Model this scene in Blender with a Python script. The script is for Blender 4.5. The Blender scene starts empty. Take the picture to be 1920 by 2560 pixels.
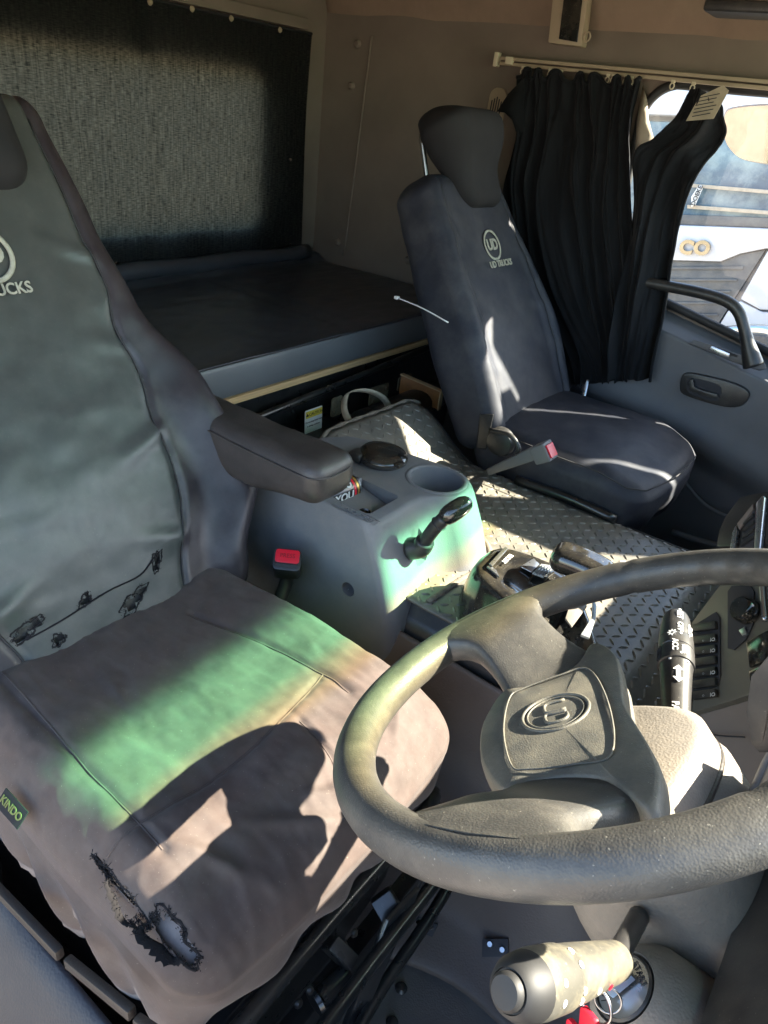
import bpy, bmesh, math, random
from mathutils import Vector, Matrix, noise
random.seed(7)
V = Vector
sc = bpy.context.scene
# ---------------------------------------------------------------- camera
# The cab's axes: +X forward, +Y towards the passenger side, +Z up; the camera stands in the open driver's door at the origin.
FPX, CU, CV = 1772.0, 960.0, 1280.0
_dY = V((1468, -840, FPX)).normalized()
_b = V((-2960, -1420, FPX)); _b = (_b - _dY * _b.dot(_dY)).normalized()
AX, AY = -_b, _dY
AZ = AX.cross(AY)
RIGHT = V((AX.x, AY.x, AZ.x)); DOWN = V((AX.y, AY.y, AZ.y)); FWD = V((AX.z, AY.z, AZ.z))
camd = bpy.data.cameras.new('camera'); cam = bpy.data.objects.new('camera', camd)
sc.collection.objects.link(cam); sc.camera = cam
camd.sensor_fit = 'HORIZONTAL'; camd.sensor_width = 36; camd.lens = 36 * FPX / 1920
camd.clip_start = 0.02; camd.clip_end = 500
cam.matrix_world = Matrix(((RIGHT.x, -DOWN.x, -FWD.x, 0), (RIGHT.y, -DOWN.y, -FWD.y, 0), (RIGHT.z, -DOWN.z, -FWD.z, 0), (0, 0, 0, 1)))
# ---------------------------------------------------------------- light
SUN = V((0.93, 0.80, 1.0)).normalized()
w = bpy.data.worlds.new('World'); sc.world = w; w.use_nodes = True
wn = w.node_tree; bg = wn.nodes['Background']
sky = wn.nodes.new('ShaderNodeTexSky'); sky.sky_type = 'NISHITA'; sky.sun_disc = False
sky.sun_elevation = math.asin(SUN.z); sky.sun_rotation = math.atan2(SUN.x, SUN.y)
wn.links.new(sky.outputs[0], bg.inputs[0]); bg.inputs[1].default_value = 0.10
sd = bpy.data.lights.new('sun', 'SUN'); so = bpy.data.objects.new('sun', sd); sc.collection.objects.link(so)
sd.energy = 5.0; sd.angle = math.radians(0.5); sd.color = (1.0, 0.90, 0.76)
so.rotation_euler = (-SUN).to_track_quat('-Z', 'Y').to_euler(); so.location = SUN * 6
sc.view_settings.view_transform = 'Standard'; sc.view_settings.look = 'None'
sc.view_settings.exposure = 3.2; sc.view_settings.gamma = 1.0; sc.view_settings.use_curve_mapping = False
cy = sc.cycles
cy.use_denoising = True; cy.max_bounces = 8; cy.diffuse_bounces = 4; cy.glossy_bounces = 4
cy.transparent_max_bounces = 12; cy.transmission_bounces = 6; cy.caustics_reflective = False; cy.caustics_refractive = False
cy.sample_clamp_indirect = 6.0
# ---------------------------------------------------------------- picking points on the cab's planes
def ray(u, v):
    d = V(((u - CU) / FPX, (v - CV) / FPX, 1.0))
    return RIGHT * d.x + DOWN * d.y + FWD * d.z
def oX(u, v, x): r = ray(u, v); return r * (x / r.x)
def oY(u, v, y): r = ray(u, v); return r * (y / r.y)
def oZ(u, v, z): r = ray(u, v); return r * (z / r.z)
def oP(u, v, p, n): r = ray(u, v); return r * (V(p).dot(V(n)) / r.dot(V(n)))
# ---------------------------------------------------------------- object helpers
ORG = {}
def _link(o, parent):
    sc.collection.objects.link(o)
    if parent is not None: o.parent = parent
def thing(name, loc, label, cat, group=None):
    o = bpy.data.objects.new(name, None); o.empty_display_size = 0.05
    o.location = V(loc); _link(o, None); ORG[o.name] = V(loc)
    tag(o, label, cat, group); return o
def tag(o, label=None, cat=None, group=None, kind=None):
    if label: o['label'] = label
    if cat: o['category'] = cat
    if group: o['group'] = group
    if kind: o['kind'] = kind
    return o
def org(o): return ORG.get(o.name, V((0, 0, 0))) if o is not None else V((0, 0, 0))
def obj(name, verts, faces, mat, parent=None, smooth=True, kind=None):
    og = org(parent)
    me = bpy.data.meshes.new(name)
    me.from_pydata([tuple(V(p) - og) for p in verts], [], faces); me.update()
    bm = bmesh.new(); bm.from_mesh(me); bmesh.ops.recalc_face_normals(bm, faces=bm.faces); bm.to_mesh(me); bm.free()
    if smooth:
        for p in me.polygons: p.use_smooth = True
    o = bpy.data.objects.new(name, me)
    if mat is not None: me.materials.append(mat)
    _link(o, parent); ORG[o.name] = og
    if kind: o['kind'] = kind
    return o
def obj_bm(name, bm, mat, parent=None, smooth=True, kind=None):
    og = org(parent)
    bmesh.ops.recalc_face_normals(bm, faces=bm.faces)
    for v in bm.verts: v.co -= og
    me = bpy.data.meshes.new(name); bm.to_mesh(me); bm.free()
    if smooth:
        for p in me.polygons: p.use_smooth = True
    o = bpy.data.objects.new(name, me)
    if mat is not None: me.materials.append(mat)
    _link(o, parent); ORG[o.name] = og
    if kind: o['kind'] = kind
    return o
def sharp(o, deg=35):
    m = o.data
    try: m.set_sharp_from_angle(angle=math.radians(deg))
    except Exception: pass
    return o
def sub(o, n=2):
    m = o.modifiers.new('sub', 'SUBSURF'); m.levels = n; m.render_levels = n; return o
def solid(o, t, off=-1):
    m = o.modifiers.new('solid', 'SOLIDIFY'); m.thickness = t; m.offset = off; return o
def bev(o, w, s=2, ang=35):
    m = o.modifiers.new('bev', 'BEVEL'); m.width = w; m.segments = s; m.limit_method = 'ANGLE'; m.angle_limit = math.radians(ang)
    return o
def loft(name, rings, mat, parent=None, closed=True, caps=True, smooth=True, kind=None, loop=False):
    vs, fs = [], []
    n = len(rings[0]); m = len(rings)
    for r in rings: vs += [V(p) for p in r]
    for i in range(m if loop else m - 1):
        i2 = (i + 1) % m
        for j in range(n if closed else n - 1):
            k = (j + 1) % n
            fs.append((i * n + j, i * n + k, i2 * n + k, i2 * n + j))
    if caps and closed and not loop:
        fs.append(tuple(range(n))[::-1]); fs.append(tuple((m - 1) * n + j for j in range(n)))
    return obj(name, vs, fs, mat, parent, smooth, kind)
def catmull(pts, k=6, closed=False):
    pts = [V(p) for p in pts]; out = []; n = len(pts)
    rng = range(n if closed else n - 1)
    for i in rng:
        if closed: p0, p1, p2, p3 = pts[i - 1], pts[i], pts[(i + 1) % n], pts[(i + 2) % n]
        else:
            p1, p2 = pts[i], pts[i + 1]
            p0 = pts[i - 1] if i > 0 else p1 * 2 - p2
            p3 = pts[i + 2] if i + 2 < n else p2 * 2 - p1
        for j in range(k):
            t = j / k
            out.append(0.5 * ((2 * p1) + (p2 - p0) * t + (2 * p0 - 5 * p1 + 4 * p2 - p3) * t * t + (3 * p1 - p0 - 3 * p2 + p3) * t ** 3))
    if not closed: out.append(pts[-1])
    return out
def frames(pts, closed=False):
    n = len(pts); T = []
    for i in range(n):
        a = pts[(i + 1) % n] if (closed or i < n - 1) else pts[i]
        b = pts[i - 1] if (closed or i > 0) else pts[i]
        T.append((a - b).normalized())
    up = V((0, 0, 1)) if abs(T[0].z) < 0.9 else V((1, 0, 0))
    N = []; cur = (up - T[0] * up.dot(T[0])).normalized()
    for t in T:
        cur = (cur - t * cur.dot(t)).normalized(); N.append(cur.copy())
    return T, N
def tube(name, pts, r, mat, parent=None, n=10, k=5, closed=False, smoothp=True, flat=1.0, kind=None):
    P = catmull(pts, k, closed) if smoothp else [V(p) for p in pts]
    T, N = frames(P, closed); rings = []
    for i, p in enumerate(P):
        rr = r(i / max(1, len(P) - 1)) if callable(r) else r
        B = T[i].cross(N[i])
        rings.append([p + (N[i] * math.cos(a) * flat + B * math.sin(a)) * rr for a in [2 * math.pi * j / n for j in range(n)]])
    return loft(name, rings, mat, parent, loop=closed, kind=kind)
def basis(ax, ay, az, loc):
    m = Matrix.Identity(4)
    for i, a in enumerate((ax, ay, az)):
        for j in range(3): m[j][i] = a[j]
    for j in range(3): m[j][3] = loc[j]
    return m
def rotm(loc, rx=0, ry=0, rz=0):
    return Matrix.Translation(V(loc)) @ Matrix.Rotation(rz, 4, 'Z') @ Matrix.Rotation(ry, 4, 'Y') @ Matrix.Rotation(rx, 4, 'X')
def rbox(name, c, s, b, mat, parent=None, m=None, seg=3, taper=None):
    bm = bmesh.new(); bmesh.ops.create_cube(bm, size=1.0)
    for v in bm.verts:
        f = 1.0
        if taper and v.co.z > 0: f = taper
        v.co = V((v.co.x * s[0] * f, v.co.y * s[1] * f, v.co.z * s[2]))
    if b > 0: bmesh.ops.bevel(bm, geom=list(bm.edges), offset=b, segments=seg, affect='EDGES', profile=0.6)
    M4 = m if m is not None else Matrix.Identity(4)
    bm.transform(Matrix.Translation(V(c)) @ M4 if m is None or M4.to_translation().length == 0 else M4)
    return sharp(obj_bm(name, bm, mat, parent), 30)
def hexa(name, p, b, mat, parent=None, seg=3):
    """p: 8 corners, bottom loop 0-3 then top loop 4-7"""
    bm = bmesh.new(); vs = [bm.verts.new(V(q)) for q in p]
    for f in ((0, 1, 2, 3), (4, 5, 6, 7), (0, 1, 5, 4), (1, 2, 6, 5), (2, 3, 7, 6), (3, 0, 4, 7)):
        bm.faces.new([vs[i] for i in f])
    bmesh.ops.recalc_face_normals(bm, faces=bm.faces)
    if b > 0: bmesh.ops.bevel(bm, geom=list(bm.edges), offset=b, segments=seg, affect='EDGES', profile=0.6)
    return sharp(obj_bm(name, bm, mat, parent), 30)
def prism(name, outline, depth, mat, parent=None, b=0.0, seg=2):
    """outline: 3D loop, depth: vector"""
    bm = bmesh.new(); d = V(depth)
    a = [bm.verts.new(V(q)) for q in outline]; c = [bm.verts.new(V(q) + d) for q in outline]
    n = len(a)
    bm.faces.new(a); bm.faces.new(c[::-1])
    for i in range(n): bm.faces.new((a[i], a[(i + 1) % n], c[(i + 1) % n], c[i]))
    bmesh.ops.recalc_face_normals(bm, faces=bm.faces)
    if b > 0:
        ed = [e for e in bm.edges if len(e.link_faces) == 2 and e.link_faces[0].normal.angle(e.link_faces[1].normal, 0) > 0.6]
        bmesh.ops.bevel(bm, geom=ed, offset=b, segments=seg, affect='EDGES', profile=0.6)
    return sharp(obj_bm(name, bm, mat, parent), 30)
def rrect(w, h, r, n=5):
    """rounded rectangle outline, 2D"""
    out = []
    for cx, cy, a0 in ((w / 2 - r, h / 2 - r, 0), (-w / 2 + r, h / 2 - r, 90), (-w / 2 + r, -h / 2 + r, 180), (w / 2 - r, -h / 2 + r, 270)):
        for i in range(n + 1):
            a = math.radians(a0 + 90 * i / n); out.append((cx + r * math.cos(a), cy + r * math.sin(a)))
    return out
def place(out2, c, ax, ay): return [V(c) + V(ax) * p[0] + V(ay) * p[1] for p in out2]
def lathe(name, prof, c, axis, mat, parent=None, n=24, caps=True):
    """prof: (radius, height) along axis from c"""
    az = V(axis).normalized(); ax = az.orthogonal().normalized(); ay = az.cross(ax)
    rings = [[V(c) + az * h + (ax * math.cos(2 * math.pi * j / n) + ay * math.sin(2 * math.pi * j / n)) * max(r, 1e-5) for j in range(n)] for r, h in prof]
    return sharp(loft(name, rings, mat, parent, caps=caps), 40)
def puff(name, hx, hy, hz, r, n, fn, mat, parent=None, kill=None, smooth=True, nz=None, mat2=None, matfn=None):
    """closed rounded box on a cube grid, each vertex passed through fn(p, unit) -> world"""
    nz = nz or max(4, n // 4)
    idx = {}; vs = []; us = []; fs = []; mi = []
    def vert(a, b, c):
        k = (round(a, 5), round(b, 5), round(c, 5))
        if k not in idx:
            p = V((a * hx, b * hy, c * hz))
            q = V((max(-hx + r, min(hx - r, p.x)), max(-hy + r, min(hy - r, p.y)), max(-hz + min(r, hz), min(hz - min(r, hz), p.z))))
            d = p - q
            if d.length > 1e-9:
                # round the corners
                m = max(abs(d.x), abs(d.y), abs(d.z))
                d = d.normalized() * m
            idx[k] = len(vs); vs.append(fn(q + d, V((a, b, c)))); us.append((a, b, c))
        return idx[k]
    def g(i, m):
        return -1 + 2 * i / m
    def face(f, m1, m2):
        for i in range(m1):
            for j in range(m2):
                q = [f(g(i, m1), g(j, m2)), f(g(i + 1, m1), g(j, m2)), f(g(i + 1, m1), g(j + 1, m2)), f(g(i, m1), g(j + 1, m2))]
                ids = [vert(*t) for t in q]
                if kill and kill(V((sum(t[0] for t in q) / 4 * hx, sum(t[1] for t in q) / 4 * hy, sum(t[2] for t in q) / 4 * hz))): continue
                if len(set(ids)) == 4:
                    fs.append(ids)
                    if matfn: mi.append(matfn(V((sum(t[0] for t in q) / 4 * hx, sum(t[1] for t in q) / 4 * hy, sum(t[2] for t in q) / 4 * hz))))
    face(lambda a, b: (a, b, 1), n, n); face(lambda a, b: (a, b, -1), n, n)
    face(lambda a, b: (a, 1, b), n, nz); face(lambda a, b: (a, -1, b), n, nz)
    face(lambda a, b: (1, a, b), n, nz); face(lambda a, b: (-1, a, b), n, nz)
    o = obj(name, vs, fs, mat, parent, smooth)
    if matfn:
        o.data.materials.append(mat2)
        for p_, k_ in zip(o.data.polygons, mi): p_.material_index = k_
    return o
def rounded(p, hx, hy, hz, r):
    q = V((max(-hx + r, min(hx - r, p.x)), max(-hy + r, min(hy - r, p.y)), max(-hz + min(r, hz), min(hz - min(r, hz), p.z)))); d = p - q
    if d.length > 1e-9: d = d.normalized() * max(abs(d.x), abs(d.y), abs(d.z))
    return q + d
def text(name, body, size, mat, parent, c, ax, ay, extrude=0.0005, bold=0.0, align='CENTER', sx=1.0, shear=0.0):
    cu = bpy.data.curves.new(name, 'FONT'); cu.body = body; cu.size = size; cu.align_x = align; cu.align_y = 'CENTER'
    cu.extrude = extrude; cu.offset = bold; cu.resolution_u = 3; cu.shear = shear
    t = bpy.data.objects.new(name, cu); sc.collection.objects.link(t)
    me = bpy.data.meshes.new_from_object(t.evaluated_get(bpy.context.evaluated_depsgraph_get()))
    bpy.data.objects.remove(t); bpy.data.curves.remove(cu)
    ax, ay = V(ax).normalized(), V(ay).normalized(); az = ax.cross(ay)
    me.transform(basis(ax, ay, az, V(c) - org(parent)) @ Matrix.Diagonal((sx, 1, 1, 1)))
    me.name = name; me.materials.clear(); me.materials.append(mat)
    o = bpy.data.objects.new(name, me); _link(o, parent); ORG[o.name] = org(parent)
    return o
def ring(name, c, ax, ay, rx, ry, th, mat, parent, n=40, flat=0.5, m=8):
    ax, ay = V(ax).normalized(), V(ay).normalized(); az = ax.cross(ay); rings = []
    for i in range(n):
        a = 2 * math.pi * i / n; d = ax * math.cos(a) * rx + ay * math.sin(a) * ry; dn = d.normalized()
        rings.append([V(c) + d + dn * math.cos(b) * th + az * math.sin(b) * th * flat for b in [2 * math.pi * j / m for j in range(m)]])
    return loft(name, rings, mat, parent, loop=True)
def nz(p, s=1.0, seed=0.0): return noise.noise(V((p[0] * s + seed, p[1] * s - seed * 2, p[2] * s + seed * 3)))
def fbm(p, s=1.0, o=3, seed=0.0):
    t, a = 0.0, 1.0
    for i in range(o): t += a * nz(p, s * 2 ** i, seed + i * 7.3); a *= 0.5
    return t
def clampf(x, a=0.0, b=1.0): return max(a, min(b, x))
def sstep(a, b, x): t = clampf((x - a) / (b - a)); return t * t * (3 - 2 * t)
def gauss(x, s): return math.exp(-(x / s) ** 2)
# ---------------------------------------------------------------- materials
MATS = {}
def rgb(h): 
    f = lambda c: c / 12.92 if c <= 0.04045 else ((c + 0.055) / 1.055) ** 2.4
    return tuple(f(int(h[i:i + 2], 16) / 255) for i in (0, 2, 4))
def mat(name, col, rough=0.6, metal=0.0, var=0.25, vscale=6.0, grain=None, gscale=900.0, gstr=0.25, dust_or_refl=None, dust_or_refl_amt=0.0, dscale=9.0, spec=0.5, sheen=0.0, coat=0.0, rvar=0.1, speck=0.0, twill=0.0, stretch=None):
    m = bpy.data.materials.new(name); m.use_nodes = True; nt = m.node_tree; N = nt.nodes; L = nt.links
    bs = N['Principled BSDF']
    tc = N.new('ShaderNodeTexCoord'); vec = tc.outputs['Object']
    if stretch:
        mp = N.new('ShaderNodeMapping'); mp.inputs['Scale'].default_value = stretch; L.new(vec, mp.inputs[0]); svec = mp.outputs[0]
    else: svec = vec
    def nt_noise(scale, detail=4, v=None, rough_=0.6):
        n = N.new('ShaderNodeTexNoise'); n.inputs['Scale'].default_value = scale; n.inputs['Detail'].default_value = detail
        n.inputs['Roughness'].default_value = rough_; L.new(v if v is not None else vec, n.inputs['Vector']); return n
    def ramp(inp, a, b, c0, c1):
        r = N.new('ShaderNodeValToRGB'); r.color_ramp.elements[0].position = a; r.color_ramp.elements[1].position = b
        r.color_ramp.elements[0].color = (*c0, 1); r.color_ramp.elements[1].color = (*c1, 1); L.new(inp, r.inputs[0]); return r
    n1 = nt_noise(vscale, 5, svec)
    c0 = tuple(c * (1 - var) for c in col); c1 = tuple(min(1, c * (1 + var)) for c in col)
    cr = ramp(n1.outputs[0], 0.3, 0.7, c0, c1); cur = cr.outputs[0]
    def mix(fac, a, bcol):
        x = N.new('ShaderNodeMix'); x.data_type = 'RGBA'; L.new(fac, x.inputs[0]); L.new(a, x.inputs[6])
        x.inputs[7].default_value = (*bcol, 1); return x.outputs[2]
    dfac = None
    if dust_or_refl:
        n2 = nt_noise(dscale, 8, None, 0.7); dr = ramp(n2.outputs[0], 0.42, 0.75, (0, 0, 0), (dust_or_refl_amt,) * 3)
        dfac = dr.outputs[0]; cur = mix(dfac, cur, dust_or_refl)
    if speck > 0:
        n3 = nt_noise(420.0, 2, None, 0.5); sr = ramp(n3.outputs[0], 0.70, 0.76, (0, 0, 0), (speck,) * 3)
        cur = mix(sr.outputs[0], cur, (0.45, 0.42, 0.34))
    L.new(cur, bs.inputs['Base Color'])
    nr = nt_noise(vscale * 2.3 + 3, 6)
    mr = N.new('ShaderNodeMapRange'); mr.inputs['To Min'].default_value = max(0.02, rough - rvar); mr.inputs['To Max'].default_value = min(1, rough + rvar)
    L.new(nr.outputs[0], mr.inputs[0]); L.new(mr.outputs[0], bs.inputs['Roughness'])
    bs.inputs['Metallic'].default_value = metal
    bs.inputs['Specular IOR Level'].default_value = spec
    if sheen: bs.inputs['Sheen Weight'].default_value = sheen; bs.inputs['Sheen Roughness'].default_value = 0.5
    if coat: bs.inputs['Coat Weight'].default_value = coat; bs.inputs['Coat Roughness'].default_value = 0.08
    if grain:
        if grain == 'leather':
            t = N.new('ShaderNodeTexVoronoi'); t.feature = 'SMOOTH_F1'; t.inputs['Scale'].default_value = gscale; L.new(vec, t.inputs['Vector']); o = t.outputs['Distance']
        elif grain == 'weave':
            a = N.new('ShaderNodeTexWave'); a.inputs['Scale'].default_value = gscale; a.bands_direction = 'X'; a.inputs['Distortion'].default_value = 1.5; L.new(vec, a.inputs['Vector'])
            c = N.new('ShaderNodeTexWave'); c.inputs['Scale'].default_value = gscale; c.bands_direction = 'Y'; c.inputs['Distortion'].default_value = 1.5; L.new(vec, c.inputs['Vector'])
            q = N.new('ShaderNodeMath'); q.operation = 'ADD'; L.new(a.outputs[1], q.inputs[0]); L.new(c.outputs[1], q.inputs[1]); o = q.outputs[0]
        else:
            t = nt_noise(gscale, 3); o = t.outputs[0]
        bp = N.new('ShaderNodeBump'); bp.inputs['Strength'].default_value = gstr; bp.inputs['Distance'].default_value = 0.001
        L.new(o, bp.inputs['Height']); L.new(bp.outputs[0], bs.inputs['Normal'])
    MATS[name] = m; return m
DUST = (0.42, 0.36, 0.28)
m_seat = mat('seat_canvas', (0.061, 0.043, 0.037), 0.74, var=0.22, vscale=22, grain='weave', gscale=420, gstr=0.12, dust_or_refl=(0.11, 0.095, 0.085), dust_or_refl_amt=0.5, dscale=14, sheen=0.1, spec=0.35, speck=0.22)
m_seatback = mat('seat_satin_cover', (0.050, 0.056, 0.054), 0.34, var=0.07, vscale=26, grain='weave', gscale=420, gstr=0.10, dust_or_refl=(0.13, 0.125, 0.115), dust_or_refl_amt=0.22, dscale=30, spec=0.5, speck=0.10)
m_gusset = mat('seat_gusset', (0.025, 0.021, 0.026), 0.34, var=0.10, vscale=20, grain='weave', gscale=420, gstr=0.10, dust_or_refl=(0.12, 0.105, 0.105), dust_or_refl_amt=0.25, dscale=18)
m_seatp = mat('seat_navy_canvas', (0.020, 0.023, 0.034), 0.6, var=0.2, vscale=8, grain='weave', gscale=420, gstr=0.12, dust_or_refl=(0.12, 0.115, 0.11), dust_or_refl_amt=0.35, dscale=11, spec=0.4)
m_dark = mat('headrest_cloth', (0.016, 0.016, 0.018), 0.8, var=0.2, grain='noise', gscale=700, gstr=0.2, spec=0.3)
m_foam = mat('seat_foam', (0.17, 0.15, 0.145), 0.9, var=0.25, vscale=25, grain='noise', gscale=220, gstr=0.5, spec=0.2)
m_foamd = mat('dark_foam', (0.075, 0.070, 0.064), 0.95, var=0.4, vscale=60, grain='noise', gscale=300, gstr=0.6, spec=0.1)  # darker foam tone, seen through the backrest tears
m_fray = mat('frayed_thread', (0.018, 0.017, 0.018), 0.9, spec=0.1)
m_logo = mat('logo_thread', (0.34, 0.34, 0.28), 0.8, var=0.2, vscale=60, grain='weave', gscale=500, gstr=0.2)
m_thread = mat('seam_thread', (0.030, 0.029, 0.030), 0.8)
m_leather = mat('armrest_leather', (0.040, 0.035, 0.033), 0.42, var=0.2, vscale=7, grain='leather', gscale=550, gstr=0.25, dust_or_refl=(0.13, 0.11, 0.10), dust_or_refl_amt=0.3, dscale=16)
m_grey = mat('console_plastic', (0.150, 0.154, 0.164), 0.55, var=0.08, vscale=5, grain='leather', gscale=650, gstr=0.30, dust_or_refl=DUST, dust_or_refl_amt=0.22, dscale=8, rvar=0.08)
m_greyd = mat('door_plastic', (0.125, 0.130, 0.142), 0.55, var=0.10, vscale=4, grain='leather', gscale=500, gstr=0.30, dust_or_refl=(0.2, 0.18, 0.15), dust_or_refl_amt=0.3, dscale=7)
m_rim = mat('wheel_leather', (0.050, 0.048, 0.044), 0.42, var=0.2, vscale=10, grain='leather', gscale=700, gstr=0.22, dust_or_refl=(0.17, 0.155, 0.125), dust_or_refl_amt=0.35, dscale=26, speck=0.35)
m_hub = mat('hub_plastic', (0.098, 0.095, 0.082), 0.52, var=0.15, vscale=9, grain='leather', gscale=900, gstr=0.25, dust_or_refl=(0.30, 0.26, 0.18), dust_or_refl_amt=0.45, dscale=18, speck=0.45)
m_shroud = mat('shroud_plastic', (0.150, 0.135, 0.115), 0.6, var=0.12, vscale=6, grain='leather', gscale=500, gstr=0.35, dust_or_refl=DUST, dust_or_refl_amt=0.35, dscale=10)
m_blackp = mat('black_plastic', (0.020, 0.020, 0.021), 0.38, var=0.2, grain='noise', gscale=900, gstr=0.08, dust_or_refl=(0.2, 0.18, 0.14), dust_or_refl_amt=0.18, dscale=20, speck=0.2)
m_gloss = mat('piano_black', (0.012, 0.012, 0.012), 0.12, var=0.2, dust_or_refl=(0.22, 0.19, 0.13), dust_or_refl_amt=0.22, dscale=22, speck=0.6, coat=0.5, rvar=0.05)
m_rubber = mat('rubber', (0.018, 0.018, 0.018), 0.6, var=0.2)
m_mat = mat('checker_mat_rubber', (0.125, 0.118, 0.102), 0.40, var=0.25, vscale=7, grain='noise', gscale=500, gstr=0.15, dust_or_refl=(0.32, 0.28, 0.21), dust_or_refl_amt=0.55, dscale=11, rvar=0.08)
m_carpet = mat('mat_binding', (0.16, 0.135, 0.105), 0.95, var=0.35, vscale=70, grain='noise', gscale=500, gstr=1.0)
m_blackm = mat('black_steel', (0.011, 0.012, 0.013), 0.30, metal=0.0, var=0.3, vscale=14, dust_or_refl=(0.12, 0.105, 0.085), dust_or_refl_amt=0.15, dscale=20, coat=0.2)
m_steel = mat('steel', (0.42, 0.43, 0.44), 0.3, metal=1.0, var=0.15)
m_rust = mat('rusty_plate', (0.22, 0.20, 0.13), 0.6, metal=0.3, var=0.35, vscale=35, dust_or_refl=(0.16, 0.075, 0.03), dust_or_refl_amt=0.7, dscale=60)
m_chrome = mat('chrome', (0.78, 0.78, 0.78), 0.08, metal=1.0, var=0.03)
m_wall = mat('headliner_cloth', (0.29, 0.215, 0.160), 0.95, var=0.14, vscale=4, grain='noise', gscale=330, gstr=0.55, dust_or_refl=(0.10, 0.085, 0.07), dust_or_refl_amt=0.4, dscale=3, spec=0.15)
m_wallg = mat('rear_trim_cloth', (0.190, 0.158, 0.130), 0.9, var=0.15, vscale=3, grain='noise', gscale=330, gstr=0.5, spec=0.15)
m_curt = mat('curtain_cloth', (0.0095, 0.0105, 0.0125), 0.8, var=0.3, vscale=12, grain='weave', gscale=500, gstr=0.2, sheen=0.05, spec=0.12, stretch=(1, 1, 0.15))
m_lining = mat('curtain_lining', (0.42, 0.36, 0.28), 0.9, var=0.15, vscale=30)
m_beige = mat('beige_plastic', (0.36, 0.29, 0.20), 0.55, var=0.1, vscale=8, grain='noise', gscale=700, gstr=0.1)
m_ivory = mat('ivory_hook', (0.62, 0.55, 0.40), 0.5, var=0.1)
m_vinyl = mat('bunk_vinyl', (0.038, 0.042, 0.052), 0.33, var=0.2, vscale=5, grain='leather', gscale=500, gstr=0.12, dust_or_refl=(0.15, 0.14, 0.13), dust_or_refl_amt=0.15, dscale=15, speck=0.3)
m_vinylg = mat('bunk_vinyl_side', (0.105, 0.112, 0.120), 0.45, var=0.1, vscale=5, grain='leather', gscale=500, gstr=0.12)
m_ply = mat('plywood_edge', (0.50, 0.33, 0.16), 0.8, var=0.3, vscale=30, stretch=(1, 0.1, 4))
m_wood = mat('varnished_wood', (0.30, 0.13, 0.035), 0.45, var=0.4, vscale=20, dust_or_refl=(0.08, 0.05, 0.03), dust_or_refl_amt=0.5, dscale=30, stretch=(1, 0.3, 1))
m_wooded = mat('wood_cut_edge', (0.58, 0.40, 0.20), 0.8, var=0.2, vscale=40)
m_red = mat('red_plastic', (0.62, 0.012, 0.030), 0.35, var=0.1)
m_white = mat('white_plastic', (0.75, 0.75, 0.74), 0.45, var=0.05)
m_print = mat('white_print', (0.68, 0.68, 0.66), 0.6, var=0.05)
m_label = mat('label_paper', (0.72, 0.72, 0.70), 0.6, var=0.05)
m_yellow = mat('label_yellow', (0.70, 0.55, 0.06), 0.6, var=0.05)
m_ink = mat('label_ink', (0.03, 0.03, 0.035), 0.7)
m_webbing = mat('belt_webbing', (0.42, 0.36, 0.26), 0.85, var=0.2, vscale=30, grain='weave', gscale=400, gstr=0.4)
m_floor = mat('floor_vinyl', (0.105, 0.10, 0.096), 0.55, var=0.15, vscale=5, grain='leather', gscale=420, gstr=0.35, dust_or_refl=(0.22, 0.19, 0.16), dust_or_refl_amt=0.4, dscale=7, speck=0.25)
m_vbrown = mat('tunnel_side_vinyl', (0.098, 0.076, 0.066), 0.55, var=0.12, vscale=5, grain='leather', gscale=330, gstr=0.4)
m_brown = mat('brown_trim', (0.026, 0.020, 0.016), 0.5, var=0.12, vscale=5, grain='leather', gscale=450, gstr=0.3)
m_sill = mat('sill_vinyl', (0.016, 0.016, 0.021), 0.55, var=0.1, vscale=5, grain='leather', gscale=330, gstr=0.45)
m_dash = mat('dash_lower_brown', (0.155, 0.128, 0.112), 0.65, var=0.08, vscale=5, grain='noise', gscale=600, gstr=0.25)
m_stack = mat('stack_silver_trim', (0.150, 0.142, 0.118), 0.45, metal=0.35, var=0.08, vscale=6, grain='noise', gscale=600, gstr=0.06)
m_silver = mat('silver_trim', (0.45, 0.47, 0.50), 0.28, metal=0.9, var=0.05)
m_teal = mat('grey_accent', (0.30, 0.33, 0.33), 0.35, metal=0.3, var=0.05)
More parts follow.
